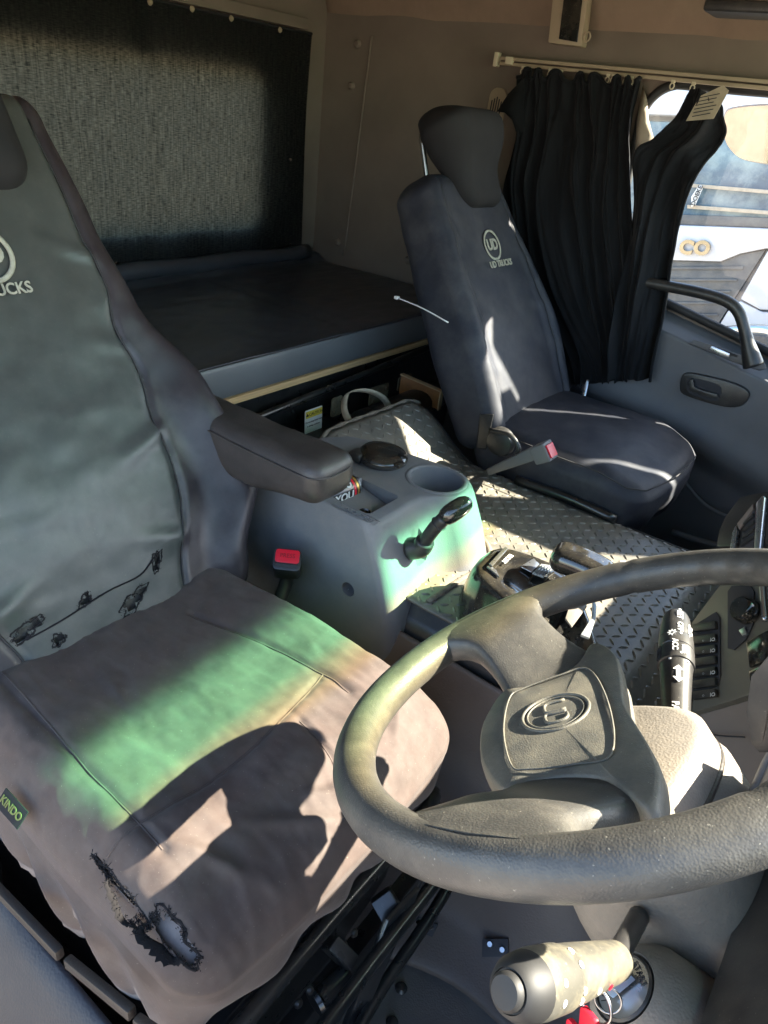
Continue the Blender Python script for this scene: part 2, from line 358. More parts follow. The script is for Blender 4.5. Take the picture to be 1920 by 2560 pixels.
# ================================================================ THE CAB SHELL
YL, XR, ZF, ZR = 2.10, -1.85, -1.22, 0.60
def sheet(name, fn, nu, nv, material, parent=None, kind=None, smooth=True):
    vs = [fn(i / nu, j / nv) for i in range(nu + 1) for j in range(nv + 1)]
    fs = [(i * (nv + 1) + j, (i + 1) * (nv + 1) + j, (i + 1) * (nv + 1) + j + 1, i * (nv + 1) + j + 1) for i in range(nu) for j in range(nv)]
    return obj(name, vs, fs, material, parent, smooth, kind)
def holed(name, hole, outer, to3, material, parent=None, kind=None, t=0.03, nrm=None):
    """flat panel in 2D with one hole: 'hole' loop, outer = rectangle (x0,x1,y0,y1)"""
    cx = sum(p[0] for p in hole) / len(hole); cyy = sum(p[1] for p in hole) / len(hole)
    x0, x1, y0, y1 = outer
    cor = [(x0, y0), (x1, y0), (x1, y1), (x0, y1)]
    def hit(p):
        dx, dy = p[0] - cx, p[1] - cyy; t_ = 1e9
        if dx > 1e-9: t_ = min(t_, (x1 - cx) / dx)
        if dx < -1e-9: t_ = min(t_, (x0 - cx) / dx)
        if dy > 1e-9: t_ = min(t_, (y1 - cyy) / dy)
        if dy < -1e-9: t_ = min(t_, (y0 - cyy) / dy)
        return [cx + dx * t_, cyy + dy * t_]
    o = [hit(p) for p in hole]
    for c in cor:      # snap nearest ray to each corner
        k = min(range(len(o)), key=lambda i: (o[i][0] - c[0]) ** 2 + (o[i][1] - c[1]) ** 2); o[k] = list(c)
    n = len(hole); vs = [to3(*p) for p in hole] + [to3(*p) for p in o]
    fs = [(i, (i + 1) % n, n + (i + 1) % n, n + i) for i in range(n)]
    ob = obj(name, vs, fs, material, parent, False, kind)
    solid(ob, t, 1 if nrm is None else nrm); return ob
# ---- outside ground
m_ground = mat('yard_ground', (0.30, 0.255, 0.21), 0.9, var=0.2, vscale=1.2, grain='noise', gscale=60, gstr=0.5)
tag(sheet('ground', lambda a, b: V((-150 + 300 * a, -150 + 300 * b, -2.45)), 2, 2, m_ground), kind='structure')
# ---- floor of the cab (gently pressed sheet) and the engine tunnel
def floor_z(x, y): return ZF + 0.010 * fbm((x, y, 0), 6, 2, 3) + 0.02 * sstep(-.30, -.55, x)
tag(sheet('floor', lambda a, b: V((-1.85 + 2.5 * a, -0.06 + 2.2 * b, floor_z(-1.85 + 2.5 * a, -0.06 + 2.2 * b))), 60, 60, m_floor), kind='structure')
ZT = -0.765
TY0, TY1 = 0.875, 1.47
def tunnel_pt(s, x):
    """s runs over the tunnel from its driver side foot to the passenger side foot"""
    prof = [(.69, ZF), (.73, ZF + .05), (.765, ZF + .16), (TY0 - .02, ZT - .10), (TY0, ZT - .03), (TY0 + .03, ZT), (TY1 - .06, ZT), (TY1 - .01, ZT - .03), (TY1 + .03, ZT - .15), (TY1 + .06, ZF)]
    f = s * (len(prof) - 1); i = min(int(f), len(prof) - 2); t = f - i
    y = prof[i][0] * (1 - t) + prof[i + 1][0] * t; z = prof[i][1] * (1 - t) + prof[i + 1][1] * t
    dz = -0.42 * sstep(-0.16, 0.16, x)
    if z > ZF + .01: z = max(ZF + .005, z + dz * (z - ZF) / (ZT - ZF))
    return V((x, y, z))
tun = tag(sheet('engine_tunnel', lambda a, b: tunnel_pt(b, -1.2 + 1.75 * a), 40, 36, m_blackp), kind='structure')
def tside(a, b):
    x = -.95 + 1.35 * a; p = tunnel_pt(.415 * b, x); q = p + V((0, -.010 - .035 * gauss(b, .22), .003))
    q.y += .005 * fbm((x, p.z, 0), 6, 2, 3) - .075 * sstep(-.12, -.36, x) * (1 - sstep(0, .5, b)) - .02 * gauss(x + .05, .12) * (1 - b); q.z += .012 * gauss(b, .1) * (1 + .5 * math.sin(x * 9))
    return q
solid(sheet('side_trim', tside, 50, 26, m_vbrown, tun), .004)
# ---- rear wall with its window opening, the padded trim and its studs
wy0, wy1 = 0.30, oX(640, 180, XR).y
wz0, wz1 = oX(500, 572, XR).z, oX(640, 182, XR).z
hole = [(p[0] + (wy0 + wy1) / 2, p[1] + (wz0 + wz1) / 2) for p in rrect(wy1 - wy0, wz1 - wz0, 0.05)]
rear = holed('rear_wall', hole, (-.06, 2.13, ZF - .03, ZR + .05), lambda y, z: V((XR, y, z)), m_wallg, kind='structure', t=0.04)
# ---- passenger side wall: door window opening
def sillz(x): return -0.405 - 0.20 * (x + 0.54)
winhole = []
for cx_, cz_, a0, r in ((0.245, 0.235, 0, .07), (-0.655, 0.03, 90, .085), (-0.67, sillz(-.67) + .06, 180, .05), (0.265, sillz(.265) + .06, 270, .05)):
    for i in range(8):
        a = math.radians(a0 + 90 * i / 7); winhole.append((cx_ + r * math.cos(a), cz_ + r * math.sin(a)))
    if a0 == 0: winhole += [(.15, .305), (.05, .30), (-.05, .288), (-.14, .26), (-.22, .21), (-.29, .155), (-.36, .122), (-.50, .1155)]  # front top raised out of view to let sun onto the mat
side = holed('side_wall', winhole, (-1.86, 0.62, ZF - .03, 0.33), lambda x, z: V((x, YL, z)), m_wallg, kind='structure', t=0.012)
# upper wall and headliner: one curved sheet from the cant rail over to the driver side
def roofp(a, b):
    prof = [(YL + .02, .165), (YL - .03, .30), (YL - .09, .43), (YL - .22, .55), (YL - .45, .60), (1.05, .62), (.45, .60), (.22, .55), (.05, .40), (-.02, .16)]
    f = b * (len(prof) - 1); i = min(int(f), len(prof) - 2); t = f - i
    x = XR - .02 + (2.225) * a
    y = prof[i][0] * (1 - t) + prof[i + 1][0] * t; z = prof[i][1] * (1 - t) + prof[i + 1][1] * t
    z += -.012 * gauss(b - 0.0, .02) + .165 * (1 - sstep(.0, .16, b)) * sstep(-.36, -.12, x)  # front edge lifted out of view to clear the raised sun opening
    return V((x, y, z + .006 * fbm((x, y, z), 5, 2, 1)))
ceil = tag(solid(sheet('ceiling', roofp, 50, 54, m_wall), 0.03, 1), kind='structure')
# driver side rear quarter wall, header and front pillars of the open doorway
def plainbox(name, a, b, material, kind='structure', parent=None, bevel=.006):
    a, b = V(a), V(b)
    o = rbox(name, (a + b) / 2, [abs(b[i] - a[i]) for i in range(3)], bevel, material, parent)
    if kind: o['kind'] = kind
    return o
plainbox('quarter_wall', (-1.85, -.08, ZF - .03), (-1.05, -.02, .40), m_wallg)
plainbox('front_wall', (.56, -.02, ZF - .03), (.62, 2.12, -.34), m_blackp)
plainbox('windscreen_header', (.335, -.02, .372), (.375, 2.12, .61), m_wall)
# ---- seam and studs of the rear trim
sm = [oY(925, 90, YL - .012), oY(905, 250, YL - .012), oY(880, 450, YL - .012), oY(855, 640, YL - .012)]
tube('trim_seam', [p + V((0, .008, 0)) for p in sm], 0.0035, m_wallg, side, n=8)
for (u, v) in ((895, 110), (880, 215), (845, 605), (1020, 650)):
    c = oY(u, v, YL)
    lathe('trim_stud', [(.0001, .010), (.007, .010), (.011, .006), (.013, .0)], c, (0, -1, 0), m_wallg, side, n=16)
# ---- rear window glass
def glassmat(name, tint, refl=0.06):
    m = bpy.data.materials.new(name); m.use_nodes = True; nt = m.node_tree; N = nt.nodes; L = nt.links
    N.remove(N['Principled BSDF']); out = N['Material Output']
    tr = N.new('ShaderNodeBsdfTransparent'); tr.inputs[0].default_value = (*tint, 1)
    gl = N.new('ShaderNodeBsdfGlossy'); gl.inputs['Roughness'].default_value = 0.02
    fr = N.new('ShaderNodeLayerWeight'); fr.inputs[0].default_value = 0.5
    pw = N.new('ShaderNodeMath'); pw.operation = 'POWER'; L.new(fr.outputs['Facing'], pw.inputs[0]); pw.inputs[1].default_value = 4.0
    sca = N.new('ShaderNodeMath'); sca.operation = 'MULTIPLY_ADD'; L.new(pw.outputs[0], sca.inputs[0]); sca.inputs[1].default_value = 0.6; sca.inputs[2].default_value = refl * .6
    mx = N.new('ShaderNodeMixShader'); L.new(sca.outputs[0], mx.inputs[0]); L.new(tr.outputs[0], mx.inputs[1]); L.new(gl.outputs[0], mx.inputs[2])
    L.new(mx.outputs[0], out.inputs[0]); return m, tr
m_glass, _ = glassmat('window_glass', (0.90, 0.94, 0.92))
rg = rbox('rear_window', (XR - .055, (wy0 + wy1) / 2, (wz0 + wz1) / 2), (.006, wy1 - wy0 + .04, wz1 - wz0 + .04), 0.001, m_glass)
tag(rg, 'rear cab window pane behind the black blackout curtain', 'window')
# ---- windscreen with its green shade band
WB, WT = V((.47, 0, -.36)), V((.36, 0, .375))
m_ws, trn = glassmat('windscreen_glass', (0.9, 0.95, 0.92))
nt = m_ws.node_tree
tcn = nt.nodes.new('ShaderNodeTexCoord'); sep = nt.nodes.new('ShaderNodeSeparateXYZ'); nt.links.new(tcn.outputs['Object'], sep.inputs[0])
nzz = nt.nodes.new('ShaderNodeTexNoise'); nzz.inputs['Scale'].default_value = 9; nzz.inputs['Detail'].default_value = 3
mm = nt.nodes.new('ShaderNodeMath'); mm.operation = 'MULTIPLY_ADD'; nt.links.new(nzz.outputs[0], mm.inputs[0]); mm.inputs[1].default_value = 0.02; nt.links.new(sep.outputs[2], mm.inputs[2])
mr = nt.nodes.new('ShaderNodeMapRange'); mr.inputs['From Min'].default_value = BAND0 = 0.17; mr.inputs['From Max'].default_value = 0.36; nt.links.new(mm.outputs[0], mr.inputs[0])
rp = nt.nodes.new('ShaderNodeValToRGB'); nt.links.new(mr.outputs[0], rp.inputs[0])
el = rp.color_ramp.elements
el[0].position = 0.0; el[0].color = (.88, .90, .88, 1); el[1].position = 1.0; el[1].color = (.01, .02, .02, 1)
for pos, c in ((.10, (.90, .84, .58)), (.22, (.70, .92, .58)), (.36, (.30, .92, .56)), (.66, (.26, .86, .52)), (.80, (.10, .36, .22)), (.90, (.02, .06, .04))):
    e = el.new(pos); e.color = (*c, 1)
nt.links.new(rp.outputs[0], trn.inputs[0])
ws = thing('windscreen', (0, 0, 0), 'curved windscreen with a green shade band, in front of the steering wheel', 'windscreen')
def wsp(a, b):
    y = .0 + 2.08 * a; p = WB.lerp(WT, b); c = (a - .5) * 2
    return V((p.x - .06 * abs(c) ** 3, y, p.z))
sheet('glass', wsp, 30, 16, m_ws, ws)
hexa('front_pillar', [(.32, 2.045, -.40), (.44, 2.045, -.40), (.44, 2.13, -.40), (.32, 2.13, -.40), (.315, 2.045, .40), (.40, 2.045, .40), (.40, 2.13, .40), (.315, 2.13, .40)], .01, m_wall)['kind'] = 'structure'
hexa('front_pillar', [(.30, -.06, -.40), (.44, -.06, -.40), (.44, .0, -.40), (.30, .0, -.40), (.30, -.06, .40), (.40, -.06, .40), (.40, .0, .40), (.30, -.0, .40)], .01, m_wall)['kind'] = 'structure'
for k, (y, z, r) in enumerate(((1.965, .070, .052), (1.955, -.030, .048))):
    p = wsp(y / 2.08, (z - WB.z) / (WT.z - WB.z)); e = .02
    tu = (wsp((y + e) / 2.08, (z - WB.z) / (WT.z - WB.z)) - p).normalized(); tv = (wsp(y / 2.08, (z + e - WB.z) / (WT.z - WB.z)) - p).normalized()
    d_ = prism('licence_disc', place(rrect(2 * r, 2 * r, r * .99, 9), p + tu.cross(tv) * .001, tu, tv), V((-.0015, 0, 0)), m_label)
    tag(d_, ('upper' if k == 0 else 'lower') + ' round licence disc stuck to the passenger side of the windscreen', 'sticker')
# ================================================================ SEATS
UB = V((-.52, 0, .854)).normalized(); NB = V((.854, 0, .52)).normalized(); EY = V((0, 1, 0))
def back_coords(u, v, p0):
    q = oP(u, v, p0, NB) - V(p0); return q.y, q.dot(UB)
def in_ell(x, y, ells):
    for (cx, cyy, a, b, rot) in ells:
        dx, dy = x - cx, y - cyy; c, s = math.cos(rot), math.sin(rot)
        X, Y = dx * c + dy * s, -dx * s + dy * c
        ang = math.atan2(Y, X)
        r = 1 + .22 * math.sin(3 * ang + cx * 40) + .15 * math.sin(7 * ang + cyy * 60)
        if (X / a) ** 2 + (Y / b) ** 2 < r * r: return True
    return False
def interp(tab, s):
    for i in range(len(tab) - 1):
        if s <= tab[i + 1][0]:
            t = clampf((s - tab[i][0]) / (tab[i + 1][0] - tab[i][0])); t = t * t * (3 - 2 * t)
            return tab[i][1] * (1 - t) + tab[i + 1][1] * t
    return tab[-1][1]
SEAMF = [(-.05, .46), (.09, .50), (.30, .59), (.42, .68), (.54, .79), (.80, .82)]
SEAMP = [(-.05, .78), (.8, .78)]
def make_back(p0, s0, s1, wtab, wing, thick, wr, seed, seamtab=SEAMP):
    p0 = V(p0); L = (s1 - s0) / 2; smid = (s1 + s0) / 2
    def fn(p, c):
        s = smid + p.y; lx = p.x / .25
        w_ = interp(wtab, s); y = lx * w_
        h = p.z
        ax = abs(lx)
        front = sstep(-.02, .02, p.z)
        wingf = wing * sstep(.62, .98, ax) * gauss(s - .20, .24) * front
        lum = .016 * (1 - ax * ax) * gauss(s - .22, .2) * front
        q = p0 + EY * y + UB * s + NB * (h + wingf + lum - thick)
        # taut-cover folds running in from the sides, and soft pull wrinkles
        fold = 0.0
        for k in range(7):
            sc0 = .06 + k * .085 + .02 * math.sin(k * 5 + seed)
            fold += gauss(s - sc0 - .10 * (ax - .8) * (1 if k % 2 else -1), .013 + .004 * (k % 3)) * (.6 + .4 * math.sin(k * 2.1 + seed))
        sf = interp(seamtab, s)
        fold *= sstep(sf - .38, sf - .03, ax) * (1 - sstep(sf, sf + .05, ax))
        seam = -0.006 * gauss(ax - sf, .018) - .004 * sstep(sf, sf + .25, ax)
        bulge = .0020 * fbm((y * 1.2, s * .8, seed), 7, 3, seed) + .0006 * (1 - 2.4 * abs(fbm((y * .9 + s * .5, s * 1.6 - y * .4, seed), 7, 3, seed + 3)))
        q += NB * front * (wr * (fold * .9) + bulge * wr / .005 + seam)
        return q
    return fn, L, smid
def tear_fray(name, ells, fn, hx, hy, mats, parent, count, seed, wide=0.0):
    """loose thread ends around each tear"""
    rnd = random.Random(seed); vs = []; fs = []
    for (cx, cyy, a, b, rot) in ells:
        for k in range(int(count * (a + b) / .05)):
            t = rnd.random() * 6.283; c, s = math.cos(rot), math.sin(rot); g = 1 + .22 * math.sin(3 * t + cx * 40) + .15 * math.sin(7 * t + cyy * 60)
            X, Y = a * math.cos(t) * g + rnd.gauss(0, .0022), b * math.sin(t) * g + rnd.gauss(0, .0022)
            if wide:
                ox, oy = math.cos(t) * c - math.sin(t) * s * 1.0, math.cos(t) * s + math.sin(t) * c; k_ = wide * rnd.random() * clampf(.25 * ox - .95 * oy) * (1 if b > .01 else .35)
                X += k_ * math.cos(t); Y += k_ * math.sin(t)
            p = fn(cx + X * c - Y * s, cyy + X * s + Y * c) + V((0, 0, .0004))
            X2, Y2 = X + rnd.gauss(0, .0024), Y + rnd.gauss(0, .0024)
            d = fn(cx + X2 * c - Y2 * s, cyy + X2 * s + Y2 * c) - p + V((rnd.uniform(-.3, .3), rnd.uniform(-.3, .3), rnd.uniform(-.2, 1))) * .0016
            if d.length < .0008: continue
            e = d.orthogonal().normalized() * .00055; f = d.cross(e).normalized() * .00055
            m_ = p + d * .5 + V((rnd.uniform(-1, 1), rnd.uniform(-1, 1), rnd.uniform(-.3, 1))) * .0012
            i = len(vs); vs += [p + e, p - e, p + f, m_ + e, m_ - e, m_ + f, p + d]
            fs += [(i, i + 1, i + 4, i + 3), (i + 1, i + 2, i + 5, i + 4), (i + 2, i, i + 3, i + 5), (i + 3, i + 4, i + 6), (i + 4, i + 5, i + 6), (i + 5, i + 3, i + 6)]
        # rolled, frayed lip of the cloth
        Vb, Fb = [], []; NBD = 90
        for k in range(NBD):
            t = 2 * math.pi * k / NBD; c, s = math.cos(rot), math.sin(rot); g = 1 + .22 * math.sin(3 * t + cx * 40) + .15 * math.sin(7 * t + cyy * 60)
            ox, oy = math.cos(t) * c - math.sin(t) * s, math.cos(t) * s + math.sin(t) * c
            wd = .0022 + .0022 * rnd.random() + (wide * (.75 + .5 * rnd.random()) * clampf(.25 * ox - .95 * oy) * (1 if b > .01 else .3) if wide else 0)
            for q_, (e0, lift) in enumerate(((-.0015, -.002), (.3, .0012), (1.0, .0004))):
                X, Y = a * math.cos(t) * g + wd * e0 * math.cos(t), b * math.sin(t) * g + wd * e0 * math.sin(t)
                Vb.append(fn(cx + X * c - Y * s, cyy + X * s + Y * c) + (V((0, 0, lift)) if wide else NB * lift))
        for k in range(NBD):
            k2 = (k + 1) % NBD
            for q_ in range(2): Fb.append((k * 3 + q_, k2 * 3 + q_, k2 * 3 + q_ + 1, k * 3 + q_ + 1))
        obj('torn_lip', Vb, Fb, mats, parent)
    return obj(name, vs, fs, mats, parent, False, 'stuff')
def logo(parent, c, ax, ay, r, th, mt, words, lift, wc):
    n_ = V(ax).cross(V(ay)).normalized(); c = V(c) + n_ * lift
    e = ring('logo_ring', c, ax, ay, r, r, th, mt, parent, n=36, flat=.35, m=6)
    text('logo_letters', 'UD', r * 1.05, mt, parent, c, ax, ay, .0008, r * .035, sx=.95)
    text('logo_words', words, r * .62, mt, parent, V(wc) + n_ * (lift + .003), ax, ay, .0008, r * .012, sx=.92)
# ---------------------------------------------------------------- driver seat
DP = V((-.75, .47, -.75))
dseat = thing('driver_seat', (-.55, .47, ZF), 'worn dark canvas-covered driver seat with torn cushion, nearest the camera', 'seat')
wt = [(-.06, .235), (.03, .275), (.17, .345), (.33, .318), (.50, .258), (.62, .243), (.80, .225)]
fnb, Lb, smb = make_back(DP, -.05, .83, wt, .055, .065, .0070, 1.3, SEAMF)
dt = []
for (u, v, a, b, r) in ((383, 1403, .015, .0055, 1.0), (328, 1503, .026, .009, .5), (205, 1502, .010, .005, .6), (60, 1575, .022, .007, .3), (140, 1600, .008, .006, .2)):
    y, s = back_coords(u, v, DP); dt.append((y, s, a, b, r))
def killb(p):
    if p.z < .06: return False
    s = smb + p.y; y = p.x / .25 * interp(wt, s); return in_ell(y, s, dt)
db = puff('backrest', .25, Lb, .065, .045, 110, fnb, m_seatback, dseat, kill=killb, nz=16, mat2=m_gusset, matfn=lambda p: 1 if (abs(p.x) / .25 > interp(SEAMF, smb + p.y) or p.z < .06) else 0)
puff('backrest_foam', .25, Lb, .065, .045, 24, lambda p, c: fnb(p, c) - NB * .012, m_foamd, db, nz=6)
tear_fray('frayed_edge', dt, lambda y, s: fnb(V((y / interp(wt, s) * .25, s - smb, .065)), V((0, 0, 1))), 0, 0, m_fray, db, 120, 5)
for sg in (1, -1):
    tube('seam_piping', [fnb(V((sg * .25 * interp(SEAMF, smb + t), t, .065)), V((0, 0, 1))) + NB * .002 for t in [-Lb + .03 + i * (2 * Lb - .08) / 30 for i in range(31)]], .0016, m_thread, db, n=6, smoothp=False)
# torn stitch line above the lower hem
hem = [back_coords(*q, DP) for q in ((60, 1600), (150, 1550), (260, 1480), (340, 1440), (375, 1395))]
tube('stitch_line', [fnb(V((y / interp(wt, s) * .25, s - smb, .065)), V((0, 0, 1))) + NB * .001 for y, s in hem], .0014, m_fray, db, n=6)
def bpt(f, tab, sm_, P0, u, v):
    y, s = back_coords(u, v, P0); return f(V((y / interp(tab, s) * .25, s - sm_, .065)), V((0, 0, 1)))
logo(db, bpt(fnb, wt, smb, DP, -40, 640), EY, UB, .037, .0040, m_logo, 'UD TRUCKS', .003, bpt(fnb, wt, smb, DP, -24, 733))
# headrest pad of the driver seat
hp = DP + UB * .80
def fnh(p, c):
    q = V(p); 
    return DP + UB * (.80 + q.y) + EY * q.x * (1 - .15 * sstep(0, .12, q.y)) + NB * (q.z - .02 + .03 * sstep(0, .1, q.y))
puff('headrest', .155, .13, .055, .05, 20, fnh, m_dark, dseat)
def fnhp(p, c):
    return DP + UB * (.70 + p.y) + EY * (p.x - .06 + .0) * (1 + .25 * p.y / .1) + NB * (p.z + .012)
puff('headrest_apron', .10, .115, .02, .018, 24, fnhp, m_dark, dseat)
# seat cushion
CC = V((-.535, .47, -.80))
def csp(u, v): q = oZ(u, v, -.75) - CC; return q.x, q.y
SEAMS = [[(-.24, -.175), (-.1, -.181), (.05, -.187), (.13, -.19)], [csp(480, 1570), csp(640, 1640), csp(804, 1731), csp(868, 1778)], [csp(804, 1731), csp(642, 1905), csp(450, 2060), csp(262, 2185)], [csp(746, 1847), csp(790, 1890), csp(839, 1951)]]
def cush_seams(x, y):
    """groove depth of the stitched panels, x forward y left about the centre"""
    g = 0.0
    for P in SEAMS:
        for i in range(len(P) - 1):
            (x0, y0), (x1, y1) = P[i], P[i + 1]; L2 = (x1 - x0) ** 2 + (y1 - y0) ** 2
            t = clampf(((x - x0) * (x1 - x0) + (y - y0) * (y1 - y0)) / L2)
            d = math.hypot(x - x0 - t * (x1 - x0), y - y0 - t * (y1 - y0))
            if d < .02: g = max(g, .0050 * gauss(d, .0055))
    return g
ctear = []
for (u0, v0, u1, v1, b) in ((368, 2345, 505, 2442, .0150), (232, 2212, 345, 2385, .0065)):
    q0, q1 = oZ(u0, v0, -.757) - CC, oZ(u1, v1, -.757) - CC; q = (q0 + q1) / 2
    ctear.append((q.x, q.y, (q1 - q0).length / 2, b, math.atan2(q1.y - q0.y, q1.x - q0.x)))
def fnc(p, c):
    x, y, z = p.x, p.y, p.z
    top = sstep(-.01, .055, z); side_ = 1 - sstep(-.02, .06, z)
    # plan: slightly narrower at the back, rounded front
    fx = x / .265; fy = y / .25
    yy = y * (1 - .05 * sstep(.2, -1, fx)) ; xx = x - .020 * fy * fy * sstep(.3, 1, fx)
    zz = z
    zz += top * (.020 * (1 - fy * fy) * (1 - .5 * fx * fx) - .030 * sstep(.55, 1, fx) - .006)
    zz += top * .018 * sstep(.35, .75, abs(fy)) * (1 - sstep(.80, 1.0, abs(fy))) * (1 - sstep(.3, .9, fx))
    zz -= top * cush_seams(xx, yy)
    # broad dents, creases pulled toward the front corners
    zz += top * (.007 * fbm((xx, yy, 0), 5.5, 4, 4.2) + .0016 * (1 - abs(fbm((xx * 1.0, yy * 2.2, 0), 14, 3, 9.1)) * 2.2))
    for (ox, oy, ang, ln, am) in ((.20, -.06, .9, .10, .005), (.22, .05, 1.25, .08, .004), (.18, .17, 2.2, .09, .004), (-.08, .17, .3, .10, .003), (.02, -.12, .15, .16, .002), (.17, -.16, .5, .09, .005), (.205, .0, 1.05, .07, .004)):
        dx, dy = xx - ox, yy - oy; cl = dx * math.cos(ang) + dy * math.sin(ang); cr = -dx * math.sin(ang) + dy * math.cos(ang)
        zz += top * am * gauss(cl, ln * .6) * (gauss(cr, .008) - .6 * gauss(cr - .016, .012))
    # skirt: hangs deeper, wavy hem with folds
    if z < 0:
        per = math.atan2(fy, fx)
        zz -= (.035 + .022 * sstep(-.3, -.9, fy)) * sstep(0, -.075, z) * (1 + .30 * math.sin(per * 5 + .6) + .25 * math.sin(per * 11))
        out = .010 * math.sin(per * 17 + 2 * z * 30) * sstep(.02, -.07, z)
        L_ = math.hypot(fx, fy) or 1; xx += out * fx / L_ - .02 * sstep(-.02, -.075, z) * fx; yy += out * fy / L_ + .004 * fy
    return CC + V((xx, yy, zz))
def killc(p): return p.z > .0745 and in_ell(p.x, p.y, ctear)
dc = puff('cushion', .265, .25, .075, .050, 140, fnc, m_seat, dseat, kill=killc, nz=26)
puff('cushion_foam', .262, .246, .072, .05, 30, lambda p, c: fnc(p, c) - V((0, 0, .009 if not (p.x < ctear[0][0] - ctear[0][2] * .9) else .030)), m_foam, dc, nz=8)
def fnct(x, y): return fnc(rounded(V((x, y, .075)), .265, .25, .075, .050), V((0, 0, 1)))
tear_fray('frayed_edge', ctear, fnct, 0, 0, m_fray, dc, 350, 9, .011)
def cs_line(pts, r=.0011, nm='seam_piping', mt=None):
    P = catmull([V((a, b, 0)) for a, b in pts], 8)
    return tube(nm, [fnc(rounded(V((p.x, p.y, .075)), .265, .25, .075, .050), V((0, 0, 1))) + V((0, 0, .0004)) for p in P], r, mt or m_seat, dc, n=6, smoothp=False)
for P_ in SEAMS: cs_line(P_)
# maker's tag sewn into the near side seam
tg = oY(52, 2020, .226); tn = V((0, -.74, .67)).normalized(); tg = tg + tn * .012
ta = V((1, 0, -.05)).normalized(); tb = tn.cross(ta).normalized()
tgo = prism('maker_tag', [tg + a * ta * .023 + b * tb * .011 for a, b in ((-1, -1), (1, -1), (1, 1), (-1, 1))], tn * .0015, m_dark, dc)
text('tag_lettering', 'KINDO', .0125, mat('tag_print', (.14, .13, .035), .7), tgo, tg + tn * .0022, ta, tb, .0003, .0003)
# ---- seat frame below the cushion
hexa('pedestal', [(-.80, .24, ZF), (-.34, .24, ZF), (-.34, .70, ZF), (-.80, .70, ZF), (-.78, .26, -.90), (-.36, .26, -.90), (-.36, .68, -.90), (-.78, .68, -.90)], .02, m_blackm, dseat)
FX = -.262
for i, (x, z, r) in enumerate(((-.285, -.905, .011), (-.225, -.955, .010))):
    tube('frame_bar', [V((x - .02, .16, z - .03)), V((x, .22, z)), V((x, .45, z)), V((x, .66, z)), V((x - .03, .71, z - .03))], r, m_blackm, dseat, n=10)
tube('height_handle', [V((-.20, .12, -1.10)), V((-.19, .22, -1.09)), V((-.20, .34, -1.08)), V((-.215, .46, -1.05)), V((-.215, .60, -1.02)), V((-.225, .72, -1.0))], .009, m_blackm, dseat, n=10)
for x, z, hh in ((-.335, -.99, .05), (-.275, -1.05, .045)):
    hexa('slide_rail', [(x - .02, .14, z - hh), (x + .012, .14, z - hh), (x + .012, .72, z - hh), (x - .02, .72, z - hh), (x - .02, .14, z), (x + .006, .14, z), (x + .006, .72, z), (x - .02, .72, z)], .003, m_blackm, dseat)
for y, dx in ((.20, 0), (.30, .01), (.44, 0), (.53, .012), (.62, .004)):
    rbox('rail_bracket', (0, 0, 0), (.040, .020 + dx, .038), .003, m_blackm, dseat, m=rotm((-.268 + dx, y, -.968), .3 + 20 * dx, .5, .2 - 30 * dx))
lathe('adjuster_spring', [(.001, 0), (.017, 0), (.019, .006), (.014, .010), (.016, .05), (.012, .056), (.001, .056)], (-.262, .385, -1.0), (.2, 1, .1), m_blackm, dseat)
prism('link_arm', [(-.245, .50, -.94), (-.235, .56, -.93), (-.222, .44, -1.06), (-.235, .41, -1.08)], (.008, 0, 0), m_blackm, dseat, .002)
for u, v in ((884, 2332), (858, 2364), (775, 2474), (745, 2508)):
    c = oX(u, v, -.272); lathe('rivet', [(.0001, .005), (.004, .0045), (.006, .002), (.0062, 0)], c, (1, 0, .4), m_steel if v % 2 else m_blackp, dseat, n=12)
# near-side brown covers and their clips
for (u0, v0, u1, v1) in ((-30, 2215, 140, 2395), (158, 2410, 320, 2545), (330, 2560, 470, 2660)):
    a, b = oY(u0, v0, .175), oY(u1, v1, .175)
    q = [a + V((0, 0, .008)), b + V((0, 0, .008)), b - V((0, 0, .010)), a - V((0, 0, .010))]
    prism('side_cover', q, (0, .010, 0), m_brown, dseat, .003)
def skirt(a, b):
    x = -1.0 + 1.0 * a
    return V((x, .20 - .16 * b + .02 * math.sin(b * 3), -.945 - .26 * b * b - .02 * b + .003 * fbm((x, b, 0), 5, 2)))
solid(sheet('base_cover', skirt, 30, 16, m_sill, dseat), .006)
# ---- armrest of the driver seat
AZc = -.527
def fna(p, c):
    x, y, z = p
    f = x / .20
    yy = y * (1 + .10 * f) + .008 * f; zz = z * (1 + .10 * f) - .012 * gauss(f - .2, .6) * (1 if z < 0 else .2)
    zz -= .052 * clampf((.75 - f) / 1.75) * sstep(.01, -.03, z)
    zz += .0025 * fbm((x, y, z), 14, 3, 2.0) - .004 * sstep(.2, 1, -z / .04) * abs(math.sin(f * 6))
    return V((-.818 + x, .788 + yy, AZc + zz - .006 * f))
ar = puff('armrest', .20, .050, .034, .028, 60, fna, m_leather, dseat, nz=18)
for zz in (.012,):
    tube('armrest_seam', [fna(V((.20 * math.cos(t) * 1.0 if False else xx, yy, zz)), V((0, 0, 1))) for xx, yy in [(-.19, -.050), (-.1, -.0505), (0, -.0505), (.1, -.0505), (.172, -.0505), (.19, -.043), (.2005, -.02), (.2005, 0), (.2005, .02), (.19, .043)]], .0018, m_leather, ar, n=6)
tube('belt_anchor', [oY(590, 1372, .75), oY(598, 1395, .75), oY(602, 1430, .75)], .004, m_steel, dseat, n=8)
